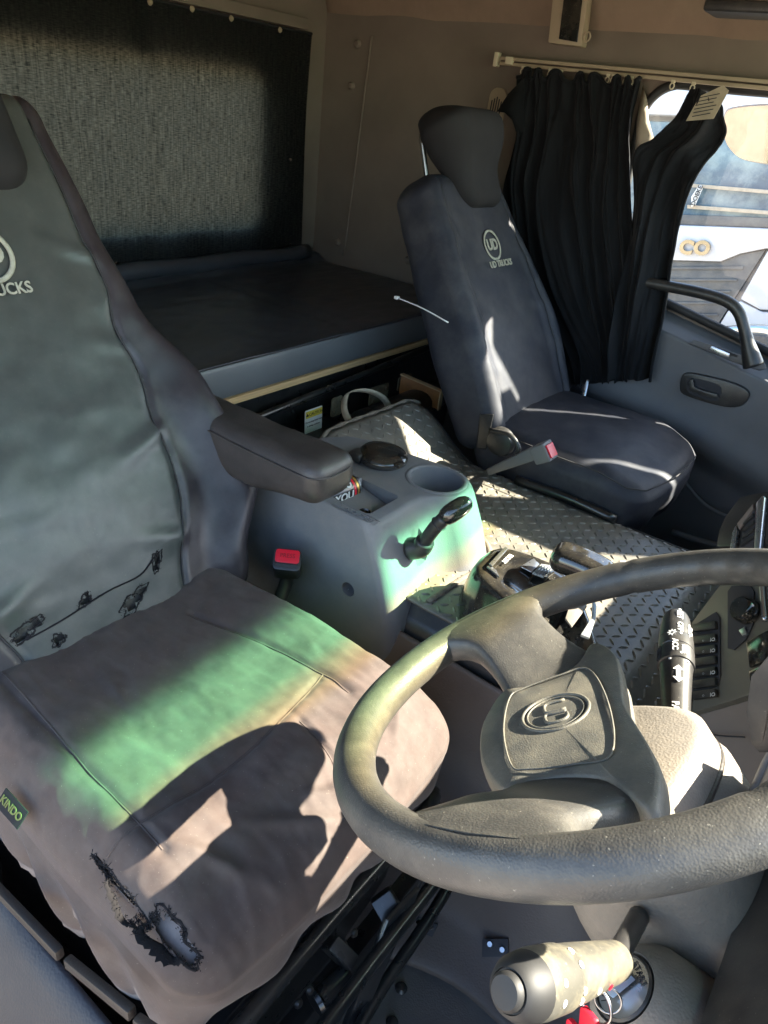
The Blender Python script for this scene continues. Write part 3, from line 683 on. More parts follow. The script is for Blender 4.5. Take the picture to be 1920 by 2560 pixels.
# ---------------------------------------------------------------- passenger seat
PP = V((-.69, 1.69, -.665))
pseat = thing('passenger_seat', (-.55, 1.69, ZF), 'navy canvas-covered passenger seat with black headrest, beside the far door', 'seat')
wtp = [(-.06, .222), (.03, .226), (.18, .228), (.34, .210), (.50, .186), (.58, .172), (.64, .14)]
fnp, Lp, smp = make_back(PP, -.04, .625, wtp, .035, .052, .005, 4.4)
pb = puff('backrest', .25, Lp, .065, .045, 70, fnp, m_seatp, pseat, nz=12)
for sg in (1, -1):
    tube('seam_piping', [fnp(V((sg * .195, t, .065)), V((0, 0, 1))) + NB * .002 for t in [-Lp + .02 + i * (2 * Lp - .06) / 24 for i in range(25)]], .0014, m_thread, pb, n=6, smoothp=False)
logo(pb, bpt(fnp, wtp, smp, PP, 1214, 620), EY, UB, .036, .0036, m_logo, 'UD TRUCKS', .003, bpt(fnp, wtp, smp, PP, 1231, 668))
def fnph(p, c):
    q = p; up = (q.y + .115) / .23
    return PP + UB * (.640 + q.y) + EY * (q.x * (.72 + .30 * sstep(.30, .65, up)) * (1 - .30 * sstep(.74, 1.02, up)) - .050 * up + .030 * (1 - up)) + NB * (q.z * (.6 + .5 * sstep(.2, .8, up)) + .015 + .035 * sstep(.15, .8, up) - .03 * sstep(.8, 1, up))
ph = puff('headrest', .124, .114, .062, .058, 40, fnph, m_dark, pseat)
for sg in (-1, 1): tube('headrest_post', [PP + UB * .60 + EY * sg * .10 - NB * .045, PP + UB * .72 + EY * sg * .10 - NB * .02], .006, m_steel, pseat, n=10)
PC = V((-.505, 1.69, -.715))
def fnpc(p, c):
    x, y, z = p; fx, fy = x / .235, y / .235
    top = sstep(-.01, .05, z)
    yy = y * (1 - .04 * sstep(.2, -1, fx)) * (1 - .06 * sstep(.5, 1, fx)); xx = x - .03 * fy * fy * sstep(.2, 1, fx)
    zz = z + top * (.014 * (1 - fy * fy) - .028 * sstep(.4, 1, fx)) + top * .004 * fbm((xx, yy, 0), 7, 3, 8.8)
    if z < 0:
        per = math.atan2(fy, fx)
        zz -= .055 * sstep(0, -.06, z) * (1 + .25 * math.sin(per * 6) + .15 * math.sin(per * 13 + 1))
        o_ = .012 * math.sin(per * 19) * sstep(.0, -.06, z) - .03 * sstep(-.01, -.06, z); L_ = math.hypot(fx, fy) or 1
        xx += o_ * fx / L_; yy += o_ * fy / L_
    return PC + V((xx, yy, zz))
pc = puff('cushion', .235, .235, .06, .045, 70, fnpc, m_seatp, pseat, nz=18)
tube('seam_piping', [fnpc(V((x, y, .055)), V((0, 0, 1))) + V((0, 0, .002)) for x, y in [(-.21, -.234), (-.1, -.234), (0, -.234), (.1, -.234), (.19, -.23), (.222, -.2), (.234, -.1), (.234, 0), (.234, .1)]], .0016, m_thread, pc, n=6, smoothp=False)
hexa('pedestal', [(-.70, 1.50, ZF), (-.40, 1.50, ZF), (-.40, 1.88, ZF), (-.70, 1.88, ZF), (-.70, 1.50, -.80), (-.36, 1.50, -.80), (-.36, 1.88, -.80), (-.70, 1.88, -.80)], .012, m_blackm, pseat)
rc = oY(1250, 1105, 1.445)
lathe('recliner_cover', [(.001, .012), (.020, .012), (.032, .008), (.036, 0), (.036, -.01)], rc, (0, -1, 0), m_blackp, pseat, n=24)
tube('recliner_lever', [oY(1225, 1075, 1.43), oY(1275, 1088, 1.42), oY(1297, 1120, 1.42), oY(1290, 1135, 1.42)], .006, m_blackp, pseat, n=8)
hexa('recliner_bracket', [oY(1190, 1120, 1.46), oY(1215, 1125, 1.46), oY(1215, 1125, 1.49), oY(1190, 1120, 1.49), oY(1200, 1035, 1.46), oY(1235, 1035, 1.46), oY(1235, 1035, 1.49), oY(1200, 1035, 1.49)], .004, m_blackp, pseat)
tube('slide_bar', [oY(1290, 1200, 1.45), oY(1420, 1245, 1.45), oY(1540, 1300, 1.45)], .012, m_blackm, pseat, n=8)
# ================================================================ STEERING WHEEL AND COLUMN
TW = .589
WN = V((-math.sin(TW), 0, math.cos(TW))); WB_ = V((-math.cos(TW), 0, -math.sin(TW))); W0 = V((-.0872, .5, -.401))
th_ = math.radians(30)
EX = (-EY * math.cos(th_) - WB_ * math.sin(th_)); ED = (-EY * math.sin(th_) + WB_ * math.cos(th_))
def wp(x, d, h=0.0): return W0 + EX * x + ED * d + WN * h
wheel = thing('steering_wheel', W0 - WN * .05, 'dusty black leather steering wheel with two spokes and an embossed emblem', 'steering wheel')
rings = []
NR = 180
for i in range(NR):
    a = 2 * math.pi * i / NR; d = EX * math.sin(a) + ED * math.cos(a)
    rr = .0183
    # finger grips moulded inside the upper half
    ups = sstep(1.9, 2.3, min(a, 2 * math.pi - a))
    r_ = []
    for j in range(20):
        b = 2 * math.pi * j / 20
        k = rr + .0011 * math.sin(a * 46) * ups * clampf(-math.cos(b)) 
        if abs(min(a, 2 * math.pi - a) - 1.86) < .012: k -= .0012
        r_.append(W0 + d * .225 + d * math.cos(b) * k + WN * math.sin(b) * k * 1.04)
    rings.append(r_)
loft('rim', rings, m_rim, wheel, loop=True)
for sg in (1, -1):
    st = []
    for t in [i / 16 for i in range(17)]:
        cx = .085 + t * (.197 - .085); cd = .040 + t * (.104 - .040)
        hw = .060 - .016 * math.sin(t * math.pi) + .022 * sstep(.62, 1, t); hh = .013 + .007 * t
        h = -.0445 + .0440 * sstep(0.0, .85, t)
        dx, dd = math.cos(math.radians(60)), -math.sin(math.radians(60))   # across the spoke
        dx, dd = -.52, .854
        ring_ = []
        for j in range(20):
            b = 2 * math.pi * j / 20; c_, s_ = math.cos(b), math.sin(b)
            o_ = hw * math.copysign(abs(c_) ** .75, c_); hgt = hh * math.copysign(abs(s_) ** .5, s_)
            curv = -.012 * (o_ / .05) ** 2 * t if False else 0
            # bend the outer end around the rim circle
            px, pd = cx + dx * o_, cd + dd * o_
            R_ = math.hypot(px, pd); 
            if t > .6:
                tgt = .2235 * (t - .6) / .4 + R_ * (1 - (t - .6) / .4); f = sstep(.6, 1, t); k = (R_ * (1 - f) + min(.226, max(tgt, .21)) * f) / R_; px *= k; pd *= k
            ring_.append(wp(sg * px, pd, h + hgt))
        st.append(ring_)
    sp = loft('spoke', st, m_rim, wheel)
# airbag cover
padr = [(-.137, -.010), (-.10, -.020), (-.05, -.017), (0, -.012), (.05, -.017), (.10, -.020), (.137, -.010), (.140, .000), (.116, .010), (.097, .024), (.086, .050), (.083, .078), (.088, .094), (.072, .106), (.035, .118), (0, .121), (-.035, .118), (-.072, .106), (-.088, .094), (-.083, .078), (-.086, .050), (-.097, .024), (-.116, .010), (-.140, .000)]
P2 = [(p.x, p.y) for p in catmull([V((a, b, 0)) for a, b in padr], 3, True)]
def padring(sc_, h): return [wp(.0 + x * sc_, .05 + (d - .05) * sc_, h) for x, d in P2]
hub = loft('airbag_cover', [padring(.93, -.062), padring(.985, -.055), padring(1.0, -.046), padring(.995, -.037), padring(.975, -.0315), padring(.945, -.029), padring(.7, -.0275), padring(.4, -.0265), padring(.1, -.026)], m_hub, wheel)
# raised outline panel and emblem on the cover
o_ = [(-.075, .012), (0, .004), (.075, .012), (.078, .040), (.070, .075), (.058, .088), (0, .094), (-.058, .088), (-.070, .075), (-.078, .040)]
P3 = catmull([wp(x * .99, .05 + (d - .05) * 1.04, -.0262) for x, d in o_], 6, True)
tube('cover_ridge', P3, .0009, m_hub, hub, n=6, smoothp=False, closed=True)
ec = wp(-.008, .048, -.0258)
ring('emblem_ring', ec, EX, -ED, .030, .030, .0017, m_hub, hub, n=48, flat=.9)
ring('emblem_ring', ec, EX, -ED, .0255, .0255, .0009, m_hub, hub, n=48, flat=.9)
def stroke(pts, r=.0016):
    tube('emblem_letter', [ec + EX * a - ED * b + WN * .0004 for a, b in pts], r, m_hub, hub, n=6, k=4)
stroke([(-.017, .010), (-.017, -.004), (-.014, -.009), (-.004, -.009), (-.001, -.006), (-.001, .010)])
stroke([(.003, .010), (.003, .0), (.003, -.009), (.013, -.009), (.0175, -.005), (.0175, .005), (.013, .010), (.006, .010)])
lower = loft('hub_lower_shell', [padring(.9, -.10), padring(.96, -.085), padring(.99, -.070), padring(.96, -.062)], m_hub, wheel)
# column shroud
col = thing('steering_column', W0 - WN * .4, 'beige grey steering column shroud below the wheel hub', 'steering column')
def cring(h, rx, rd, off=0.0, n=40, e=.7):
    out = []
    for j in range(n):
        a = 2 * math.pi * j / n; c_, s_ = math.cos(a), math.sin(a)
        out.append(W0 + EY * rx * math.copysign(abs(c_) ** e, c_) + WB_ * (rd * math.copysign(abs(s_) ** e, s_) + off) + WN * h)
    return out
colb = loft('upper_shroud', [cring(-.072, .068, .060, .012), cring(-.078, .080, .070, .010), cring(-.100, .083, .073, .008), cring(-.106, .080, .071, .008), cring(-.112, .088, .076, .004), cring(-.150, .090, .080, -.002), cring(-.20, .090, .085, -.01), cring(-.27, .09, .09, -.03)], m_shroud, col)
loft('lower_shroud', [cring(-.265, .088, .088, -.028), cring(-.30, .09, .10, -.03), cring(-.38, .11, .12, -.02), cring(-.47, .14, .15, -.0)], m_shroud, col)
def groove(h, rx, rd, off, r, mt): tube('shroud_groove', cring(h, rx, rd, off), r, mt, colb, n=6, smoothp=False, closed=True)
groove(-.103, .0815, .0720, .008, .0035, m_brown)
# ================================================================ CONSOLE, TUNNEL MAT, BUNK, CURTAINS
def cut(o, cutter):
    m = o.modifiers.new('cut', 'BOOLEAN'); m.operation = 'DIFFERENCE'; m.solver = 'EXACT'; m.object = cutter
    bpy.context.view_layer.update()
    me = bpy.data.meshes.new_from_object(o.evaluated_get(bpy.context.evaluated_depsgraph_get()))
    o.modifiers.remove(m); old = o.data; o.data = me; bpy.data.meshes.remove(old); cm = cutter.data
    bpy.data.objects.remove(cutter); bpy.data.meshes.remove(cm)
    if not me.materials: me.materials.append(None)
    sharp(o, 32); return o
def arc(cx, cyy, r, a0, a1, n): return [(cx + r * math.cos(math.radians(a0 + (a1 - a0) * i / n)), cyy + r * math.sin(math.radians(a0 + (a1 - a0) * i / n))) for i in range(n + 1)]
ZC = -.617
con = thing('centre_console', (-.75, .97, ZT), 'grey moulded centre console with cup holder between the seats', 'console')
base = [(-.86, .84)] + arc(-.600, .868, .028, -90, 0, 6) + [(-.572, .92), (-.574, .96), (-.570, .985)] + arc(-.594, 1.07, .069, -55, 95, 14) + [(-.68, 1.125), (-.78, 1.115), (-.83, 1.09), (-.86, 1.04)]
def cr(z, grow, fwd):
    out = []
    for x, y in base:
        dx = fwd if x > -.62 else fwd * sstep(-.86, -.62, x)
        out.append(V((x + dx, .97 + (y - .97) * (1 + grow), z)))
    return out
body = loft('body', [cr(-1.0, .06, .085), cr(-.80, .05, .075), cr(-.70, .03, .040), cr(ZC - .02, .008, .010), cr(ZC - .008, .0, .002), cr(ZC - .002, -.012, -.003), cr(ZC, -.03, -.009)], m_grey, con, smooth=True)
sharp(body, 40)
cutter = lathe('c', [(.045, -.075), (.050, -.02), (.0535, .03)], (-.594, 1.070, ZC), (0, 0, 1), m_grey, None, 40); cut(body, cutter)
cutter = rbox('c', (-.695, .912, ZC), (.19, .094, .15), .012, m_grey); cut(body, cutter)
cutter = lathe('c', [(.014, -.02), (.014, .03)], oY(868, 1475, .832), (0, 1, 0), m_grey, None, 20); cut(body, cutter)
cutter = rbox('c', oX(1060, 1365, -.528), (.05, .036, .075), .012, m_grey); cut(body, cutter)
ring('cup_rim', (-.594, 1.070, ZC - .001), (1, 0, 0), (0, 1, 0), .0565, .0565, .005, m_grey, con, n=44, flat=.6)
lathe('bolt', [(.001, .004), (.005, .004), (.0055, 0)], oY(868, 1475, .848), (0, -1, 0), m_steel, con, n=6)
# tray insert at the front of the pocket, coin slot and cover strip
hexa('tray_insert', [(-.652, .868, ZC - .05), (-.606, .868, ZC - .05), (-.606, .957, ZC - .05), (-.652, .957, ZC - .05), (-.690, .868, ZC - .012), (-.606, .868, ZC - .030), (-.606, .957, ZC - .030), (-.690, .957, ZC - .012)], .003, m_grey, con)
hexa('tray_lip', [(-.693, .866, ZC - .022), (-.687, .866, ZC - .022), (-.687, .958, ZC - .022), (-.693, .958, ZC - .022), (-.694, .866, ZC + .004), (-.688, .866, ZC + .004), (-.688, .958, ZC + .004), (-.694, .958, ZC + .004)], .001, m_grey, con)
lathe('coin_recess', [(.001, .0), (.012, .0), (.0135, .002), (.014, .0)], (-.628, .895, ZC - .0235), (.18, 0, 1), m_gloss, con, n=20)
ns = oZ(886, 1281, ZC)
text('no_step_lettering', 'NO STEP', .0155, m_grey, con, ns + V((.012, -.002, .0006)), (1, 0, 0), (0, 1, 0), .0006, .0002)
ring('no_step_mark', ns + V((-.035, 0, .0006)), (1, 0, 0), (0, 1, 0), .007, .006, .0006, m_grey, con, n=16)
tube('label_border', [ns + V((a, b, .0)) for a, b in ((-.045, -.010), (.05, -.010), (.05, .009), (-.045, .009))], .0006, m_grey, con, n=5, smoothp=False, closed=True)
# black round ashtray with a hinged lid
ash = thing('ashtray', (-.712, 1.052, ZC), 'round black plastic ashtray with hinged lid in the console', 'ashtray')
lathe('cup', [(.040, -.05), (.045, .002), (.049, .004), (.049, .010)], (-.712, 1.052, ZC), (0, 0, 1), m_blackp, ash, 32)
lathe('lid', [(.001, .024), (.030, .0235), (.045, .020), (.050, .014), (.050, .011)], (-.712, 1.052, ZC), (.05, 0, 1), m_gloss, ash, 36)
rbox('thumb_tab', (-.664, 1.040, ZC + .014), (.014, .022, .008), .002, m_gloss, ash)
rbox('hinge', (-.745, 1.014, ZC + .010), (.030, .030, .020), .006, m_blackp, ash)
# parking brake lever on the console front
lb = oX(1052, 1368, -.520)
lev = thing('brake_lever', lb, 'short black lever with rounded knob on the console front', 'lever')
l2 = oX(1085, 1322, -.500); l3 = oX(1112, 1294, -.485); l4 = oX(1150, 1268, -.470)
tube('bezel', [lb + V((-.02, -.002, -.012)), lb + V((.0, 0, 0)), lb.lerp(l2, .35)], lambda t: .021 - .004 * t, m_blackp, lev, n=16)
tube('shaft', [lb, l2, l3], .0125, m_blackp, lev, n=14)
ring('collar', l2.lerp(l3, .45), (l3 - l2).cross(V((0, 0, 1))), (l3 - l2).cross((l3 - l2).cross(V((0, 0, 1)))), .0135, .0135, .0015, m_blackp, lev, n=20)
kd = (l4 - l3).normalized()
lathe('knob', [(.0120, -.004), (.0150, .0), (.0172, .010), (.0175, .024), (.0155, .040), (.011, .049), (.005, .053), (.0005, .054)], l3, kd, m_gloss, lev, 20)
# ---- drinks can in the console pocket
can = thing('drink_can', (-.70, .90, ZC - .05), 'black printed drinks can tucked in the console pocket under the armrest', 'can')
cx_ = V((-.705, .862, ZC - .012))
canax = V((.10, 1, .0)).normalized()
m_can = mat('can_paint', (.012, .012, .012), .3, var=.1, coat=.4)
lathe('body', [(.020, 0), (.024, .005), (.024, .074), (.0235, .078)], cx_, canax, m_can, can, 28)
lathe('rim_band', [(.0242, .070), (.0242, .0745)], cx_, canax, mat('can_gold', (.55, .36, .10), .3, metal=.7), can, 28, caps=False)
lathe('rim_band', [(.0242, .062), (.0242, .067)], cx_, canax, m_red, can, 28, caps=False)
lathe('can_top', [(.001, .078), (.019, .078), (.0215, .083), (.0235, .078)], cx_, canax, m_steel, can, 28)
for k, wd in enumerate(('YOU', 'YOU')):
    d = (V((.60, 0, .80)) if k == 0 else V((1.0, 0, .05))).normalized(); d = (d - canax * d.dot(canax)).normalized()
    text('can_lettering', wd, .022, m_print, can, cx_ + canax * .036 + d * .0244, canax, d.cross(canax).normalized(), .0003, .0006)
# ---- tunnel mat with raised lozenges
tm = thing('tunnel_mat', (-.5, 1.15, ZT), 'black checker-plate rubber mat lying over the engine tunnel', 'mat')
MY0, MY1 = .885, 1.50
def xrear(y): return -.905 - .02 * math.sin((y - .9) * 5)
def mat_pt(x, y):
    z = ZT + .008
    z -= .42 * sstep(-.16, .16, x)
    z -= .55 * max(0, y - 1.44) ** 1.15 * 1.2
    rise = sstep(-.72, -.93, x)
    z += .105 * rise * sstep(1.02, 1.14, y) + .004 * fbm((x, y, 0), 5, 2, 6)
    return V((x, y, z))
def mat_n(x, y):
    e = .004; return ((mat_pt(x + e, y) - mat_pt(x - e, y)).cross(mat_pt(x, y + e) - mat_pt(x, y - e))).normalized()
def msheet(a, b):
    y = MY0 + (MY1 - MY0) * b; x0 = xrear(y); return mat_pt(x0 + (.10 - x0) * a, y)
ms = solid(sheet('rubber_sheet', msheet, 70, 44, m_mat, tm), .006, -1)
vs, fs = [], []
SP = .0205
for i in range(-48, 8):
    for j in range(0, 34):
        x = i * SP + .0; y = MY0 + .012 + j * SP
        if x < xrear(y) + .012 or x > .09 or y > MY1 - .012: continue
        p = mat_pt(x, y); n_ = mat_n(x, y)
        a = math.radians(45 if (i + j) % 2 else -45) + random.uniform(-.04, .04)
        t = V((math.cos(a), math.sin(a), 0)); t = (t - n_ * t.dot(n_)).normalized(); s_ = n_.cross(t)
        wr_ = clampf(.85 + .5 * fbm((x, y, 0), 4, 2, 11), .65, 1.1); L_, W_, H_ = .0094 + random.uniform(-.0006, .0006), .0026, .0024 * wr_
        k = len(vs)
        vs += [p - t * L_, p - t * L_ * .45 - s_ * W_, p + t * L_ * .45 - s_ * W_, p + t * L_, p + t * L_ * .45 + s_ * W_, p - t * L_ * .45 + s_ * W_, p - t * L_ * .5 + n_ * H_, p + t * L_ * .5 + n_ * H_]
        fs += [(k, k + 1, k + 6), (k + 1, k + 2, k + 7, k + 6), (k + 2, k + 3, k + 7), (k + 3, k + 4, k + 7), (k + 4, k + 5, k + 6, k + 7), (k + 5, k, k + 6)]
obj('raised_lozenges', vs, fs, m_mat, tm, False, 'stuff')
edge = [mat_pt(xrear(y), y) + V((0, 0, .004)) for y in [MY0 + .22 + i * (MY1 - MY0 - .24) / 14 for i in range(15)]]
tube('rear_binding', edge, lambda t: .0042 + .0012 * math.sin(t * 40), m_carpet, tm, n=8, k=3)
tube('side_binding', [mat_pt(x, MY1 - .002) for x in [-.9 + i * .05 for i in range(20)]], .004, m_rubber, tm, n=7, k=2)
# frayed underlay showing at the console foot, and the mat's cut-out
def strip(name, pts, r, mt, flat=.5): return tube(name, pts, r, mt, tm, n=8, k=4, flat=flat)
strip('underlay_edge', [V((-.475, .90, ZT + .010)), V((-.470, .98, ZT + .011)), V((-.462, 1.06, ZT + .011)), V((-.472, 1.12, ZT + .011)), V((-.53, 1.168, ZT + .011)), V((-.62, 1.172, ZT + .011))], .006, m_carpet, .6)
# ---- bunk
ZB = -.622
bunk = thing('sleeper_bunk', (-1.45, 1.05, ZF), 'plywood-topped bunk base with black steel front behind the seats', 'bunk')
XB = -1.115
rbox('board', (-1.47, 1.075, ZB + .004), (.71, 2.03, .016), .002, m_ply, bunk)
hexa('front_panel', [(XB - .09, .06, ZF), (XB - .07, .06, ZF), (XB - .07, 2.09, ZF), (XB - .09, 2.09, ZF), (XB - .05, .06, ZB - .02), (XB - .03, .06, ZB - .02), (XB - .03, 2.09, ZB - .02), (XB - .05, 2.09, ZB - .02)], .002, m_blackm, bunk)
ra, rb = oX(640, 1045, XB + .02), oX(960, 915, XB + .02)
tube('front_rail', [ra + (ra - rb) * 1.2, ra, rb, rb + (rb - ra) * .6], .009, m_blackm, bunk, n=10)
for (u, v, w_, h_) in ((840, 1015, .045, .055), (945, 985, .09, .055), (1010, 955, .07, .045)):
    c = oX(u, v, XB - .005)
    q = place(rrect(w_, h_, .008), c, EY, (0, 0, 1)); prism('rusty_bracket', q, (.004, 0, 0), m_rust, bunk, .0008)
    for dy in (-.3, .3):
        lathe('bracket_bolt', [(.001, .009), (.005, .009), (.0055, .004)], c + EY * w_ * dy + V((0, 0, h_ * .25 * (1 if dy > 0 else -1))), (1, 0, 0), m_rust, bunk, n=6)
lcn = oX(783, 1056, XB + .005)
lab = prism('caution_label', place(rrect(.066, .078, .004), lcn, EY, (-.06, 0, 1)), (.001, 0, 0), m_label, bunk)
prism('label_header', place(rrect(.062, .018, .002), lcn + V((.0008, 0, .027)), EY, (-.06, 0, 1)), (.0008, 0, 0), m_yellow, lab)
text('label_title', '▲CAUTION', .0115, m_ink, lab, lcn + V((.0022, 0, .027)), EY, (-.06, 0, 1), .0002)
for k, t in enumerate(('• Do not keep heavy cargo', '  in driving condition.', '• Avoid injury to others.')):
    text('label_text', t, .0062, m_ink, lab, lcn + V((.0015, -.001, .006 - k * .0115)), EY, (-.06, 0, 1), .0002)
# mattress
matt = thing('bunk_mattress', (-1.47, 1.05, ZB + .01), 'dark blue vinyl bunk mattress with grey front edge, behind the seats', 'mattress')
def fnm(p, c):
    x, y, z = p; top = sstep(0, .03, z)
    return V((-1.468 + x, 1.075 + y, ZB + .052 + z + top * (.005 * fbm((x, y, 0), 3, 3, 2) + .0016 * (1 - 2.5 * abs(fbm((x * 1.5, y, 0), 9, 3, 5))) - .004 * gauss(y + .32, .006) - .004 * gauss(y - .42, .006) + .03 * sstep(-.27, -.35, x) - .010 * gauss(y - .1, .35))))
puff('vinyl_top', .345, 1.0, .040, .022, 90, fnm, m_vinyl, matt, nz=8)
fr_ = [[V((XB - .003 + .005 * math.sin(a), y, ZB + .053 + .037 * math.cos(a))) for a in [math.pi * j / 10 for j in range(11)]] for y in [.07 + i * .1005 for i in range(21)]]
loft('front_edge', fr_, m_vinylg, matt, closed=False)
tube('seam_piping', [V((XB - .006, .07 + i * .1, ZB + .0925 + .001 * math.sin(i * 2.1))) for i in range(21)], .0018, m_vinyl, matt, n=6, k=2)
bol = tube('rear_roll', [V((XR + .06, .10 + i * .1, ZB + .118 + .003 * math.sin(i * 1.7))) for i in range(20)], .026, m_vinyl, matt, n=14, k=2)
# white cable tie sticking out from the side of the passenger seat
za, zb_ = oY(992, 744, 1.43), oY(1120, 806, 1.405)
zt = thing('cable_tie', zb_, 'thin white cable tie sticking out beside the passenger backrest', 'cable tie')
tube('strap', [za, za.lerp(zb_, .5) + V((0, 0, .004)), zb_], .0026, m_white, zt, n=6, flat=.6)
rbox('head', za, (.010, .010, .007), .0015, m_white, zt)
# things stowed under the bunk
jk = thing('black_cylinder', oX(985, 1055, -1.03), 'black cylinder stowed lengthwise under the bunk edge', 'cylinder')
ja, jb = oX(905, 1065, -1.04), oX(1090, 985, -1.04)
tube('barrel', [ja, jb], .042, m_blackp, jk, n=20, k=2); lathe('end_cap', [(.001, .008), (.030, .008), (.044, .0), (.044, -.03)], ja, (ja - jb), m_blackp, jk, 20)
stt = thing('webbing_strap', oX(870, 1020, -1.0), 'beige webbing strap looped over the black cylinder', 'strap')
def band(name, pts, w_, mt, parent, wd):
    P = catmull(pts, 6); wd = V(wd)
    return solid(loft(name, [[p - wd * w_ / 2, p + wd * w_ / 2] for p in P], mt, parent, closed=False), .002)
band('webbing', [oX(u, v, x) for u, v, x in ((975, 1025, -.985), (958, 995, -.98), (925, 978, -.985), (890, 976, -1.0), (865, 990, -1.02), (860, 1020, -1.0), (872, 1050, -.97), (900, 1075, -.955), (935, 1080, -.95), (965, 1072, -.95))], .018, m_webbing, stt, (0.45, .65, .45))
rbox('buckle_tip', oX(968, 1026, -.984), (.006, .022, .010), .002, m_steel, stt)
wt_ = thing('wooden_tray', oX(1030, 985, -1.06), 'varnished wooden box standing open under the bunk', 'box')
A_, B_, C_ = oX(1003, 938, -1.08), oX(1100, 980, -.985), oX(1086, 1018, -.985)
prism('side_board', [A_, B_, B_ - V((0, 0, .055)), A_ - V((0, 0, .055))], (0, .010, 0), m_wood, wt_, .001)
prism('board_edge', [A_ + V((-.002, -.004, .001)), B_ + V((.003, -.004, .001)), B_ + V((.003, .012, .001)), A_ + V((-.002, .012, .001))], (0, 0, .003), m_wooded, wt_)
prism('board_edge', [B_ + V((.001, -.003, 0)), B_ + V((.001, .012, 0)), B_ + V((.001, .012, -.056)), B_ + V((.001, -.003, -.056))], (.004, 0, 0), m_wooded, wt_)
bx = thing('paper_bundle', oZ(930, 1100, -.70), 'crumpled tan papers lying behind the console', 'paper')
for k in range(3):
    c = oX(895 + 16 * k, 1104 - 5 * k, -.94) ; a = .4 * k
    pts = [c + V((math.cos(a + t) * .045, math.sin(a + t) * .055, .006 * math.sin(3 * t + k) + .004 * k)) for t in (0.2, 1.3, 2.9, 4.2, 5.3)]
    prism('sheet', pts, (0, 0, .0015), m_webbing if k % 2 else m_wooded, bx)
# ---- rear blackout curtain, its rail and studs
m_black = bpy.data.materials.new('blackout_cloth'); m_black.use_nodes = True
nt = m_black.node_tree; N = nt.nodes; L = nt.links; bs = N['Principled BSDF']; bs.inputs['Base Color'].default_value = (.010, .0105, .011, 1); bs.inputs['Roughness'].default_value = .9; bs.inputs['Specular IOR Level'].default_value = .15
tc = N.new('ShaderNodeTexCoord'); mp = N.new('ShaderNodeMapping'); mp.inputs['Scale'].default_value = (1, 260, 26); L.new(tc.outputs['Object'], mp.inputs[0])
n1 = N.new('ShaderNodeTexNoise'); n1.inputs['Scale'].default_value = .55; n1.inputs['Detail'].default_value = 7; n1.inputs['Roughness'].default_value = .75; L.new(mp.outputs[0], n1.inputs[0])
mp2 = N.new('ShaderNodeMapping'); mp2.inputs['Scale'].default_value = (1, 60, 420); L.new(tc.outputs['Object'], mp2.inputs[0])
n2 = N.new('ShaderNodeTexNoise'); n2.inputs['Scale'].default_value = 1.0; n2.inputs['Detail'].default_value = 4; L.new(mp2.outputs[0], n2.inputs[0])
ad = N.new('ShaderNodeMath'); ad.operation = 'MULTIPLY'; L.new(n1.outputs[0], ad.inputs[0]); L.new(n2.outputs[0], ad.inputs[1])
r1 = N.new('ShaderNodeMapRange'); r1.inputs['From Min'].default_value = .13; r1.inputs['From Max'].default_value = .42; r1.inputs['To Min'].default_value = .004; r1.inputs['To Max'].default_value = .09; L.new(ad.outputs[0], r1.inputs[0])
tl = N.new('ShaderNodeBsdfTranslucent'); tl.inputs[0].default_value = (.95, .88, .66, 1)
mx = N.new('ShaderNodeMixShader'); L.new(r1.outputs[0], mx.inputs[0]); L.new(bs.outputs[0], mx.inputs[1]); L.new(tl.outputs[0], mx.inputs[2]); L.new(mx.outputs[0], N['Material Output'].inputs[0])
rcurt = thing('blackout_curtain', (XR + .03, 1.1, -.1), 'black blackout curtain stretched over the rear window', 'curtain')
cr_, cl_ = 2.0, .12
zt0, zb0 = oX(735, 75, XR + .03).z, oX(738, 622, XR + .03).z
def rcf(a, b):
    y = cl_ + (cr_ - cl_) * a; top_ = zt0 + .02 * (1 - a) * 0; z = zb0 + (top_ - zb0) * b
    wv = .006 * math.sin(y * 21 + .6 * z * 8) * (1 - .5 * b) + .010 * fbm((y, z * .3, 0), 6, 2, 9) - .012 * gauss(y - 1.37 - .05 * z, .03)
    z += (.006 * math.sin(y * 9) + .004 * math.sin(y * 31)) * (1 - b)
    return V((XR + .028 + wv, y, z))
rc_ = sheet('cloth', rcf, 110, 40, m_black, rcurt)
for nm, f0 in (('hem', 0.0), ('hem', 1.0)):
    tube(nm, [rcf(i / 60, f0) for i in range(61)], .004, m_dark, rc_, n=6, k=1)
for (u, v) in ((291, 657), (541, 636), (725, 610), (724, 398)):
    c = oX(u, v, XR + .036); lathe('snap_stud', [(.0005, .007), (.004, .0065), (.006, .003), (.0065, 0)], c, (1, 0, 0), m_chrome, rcurt, n=14)
rrail = thing('rear_curtain_rail', (XR + .02, 1.1, .17), 'beige curtain rail above the blackout curtain', 'curtain rail')
rbox('rail', (XR + .022, 1.05, zt0 + .022), (.018, 1.86, .030), .003, m_wallg, rrail)
for u, v in ((375, 5), (480, 22), (578, 46), (700, 75)):
    c = oX(u, v, XR + .034); lathe('rail_screw', [(.0005, .006), (.005, .005), (.008, 0)], c, (1, 0, 0), m_beige, rrail, n=12)
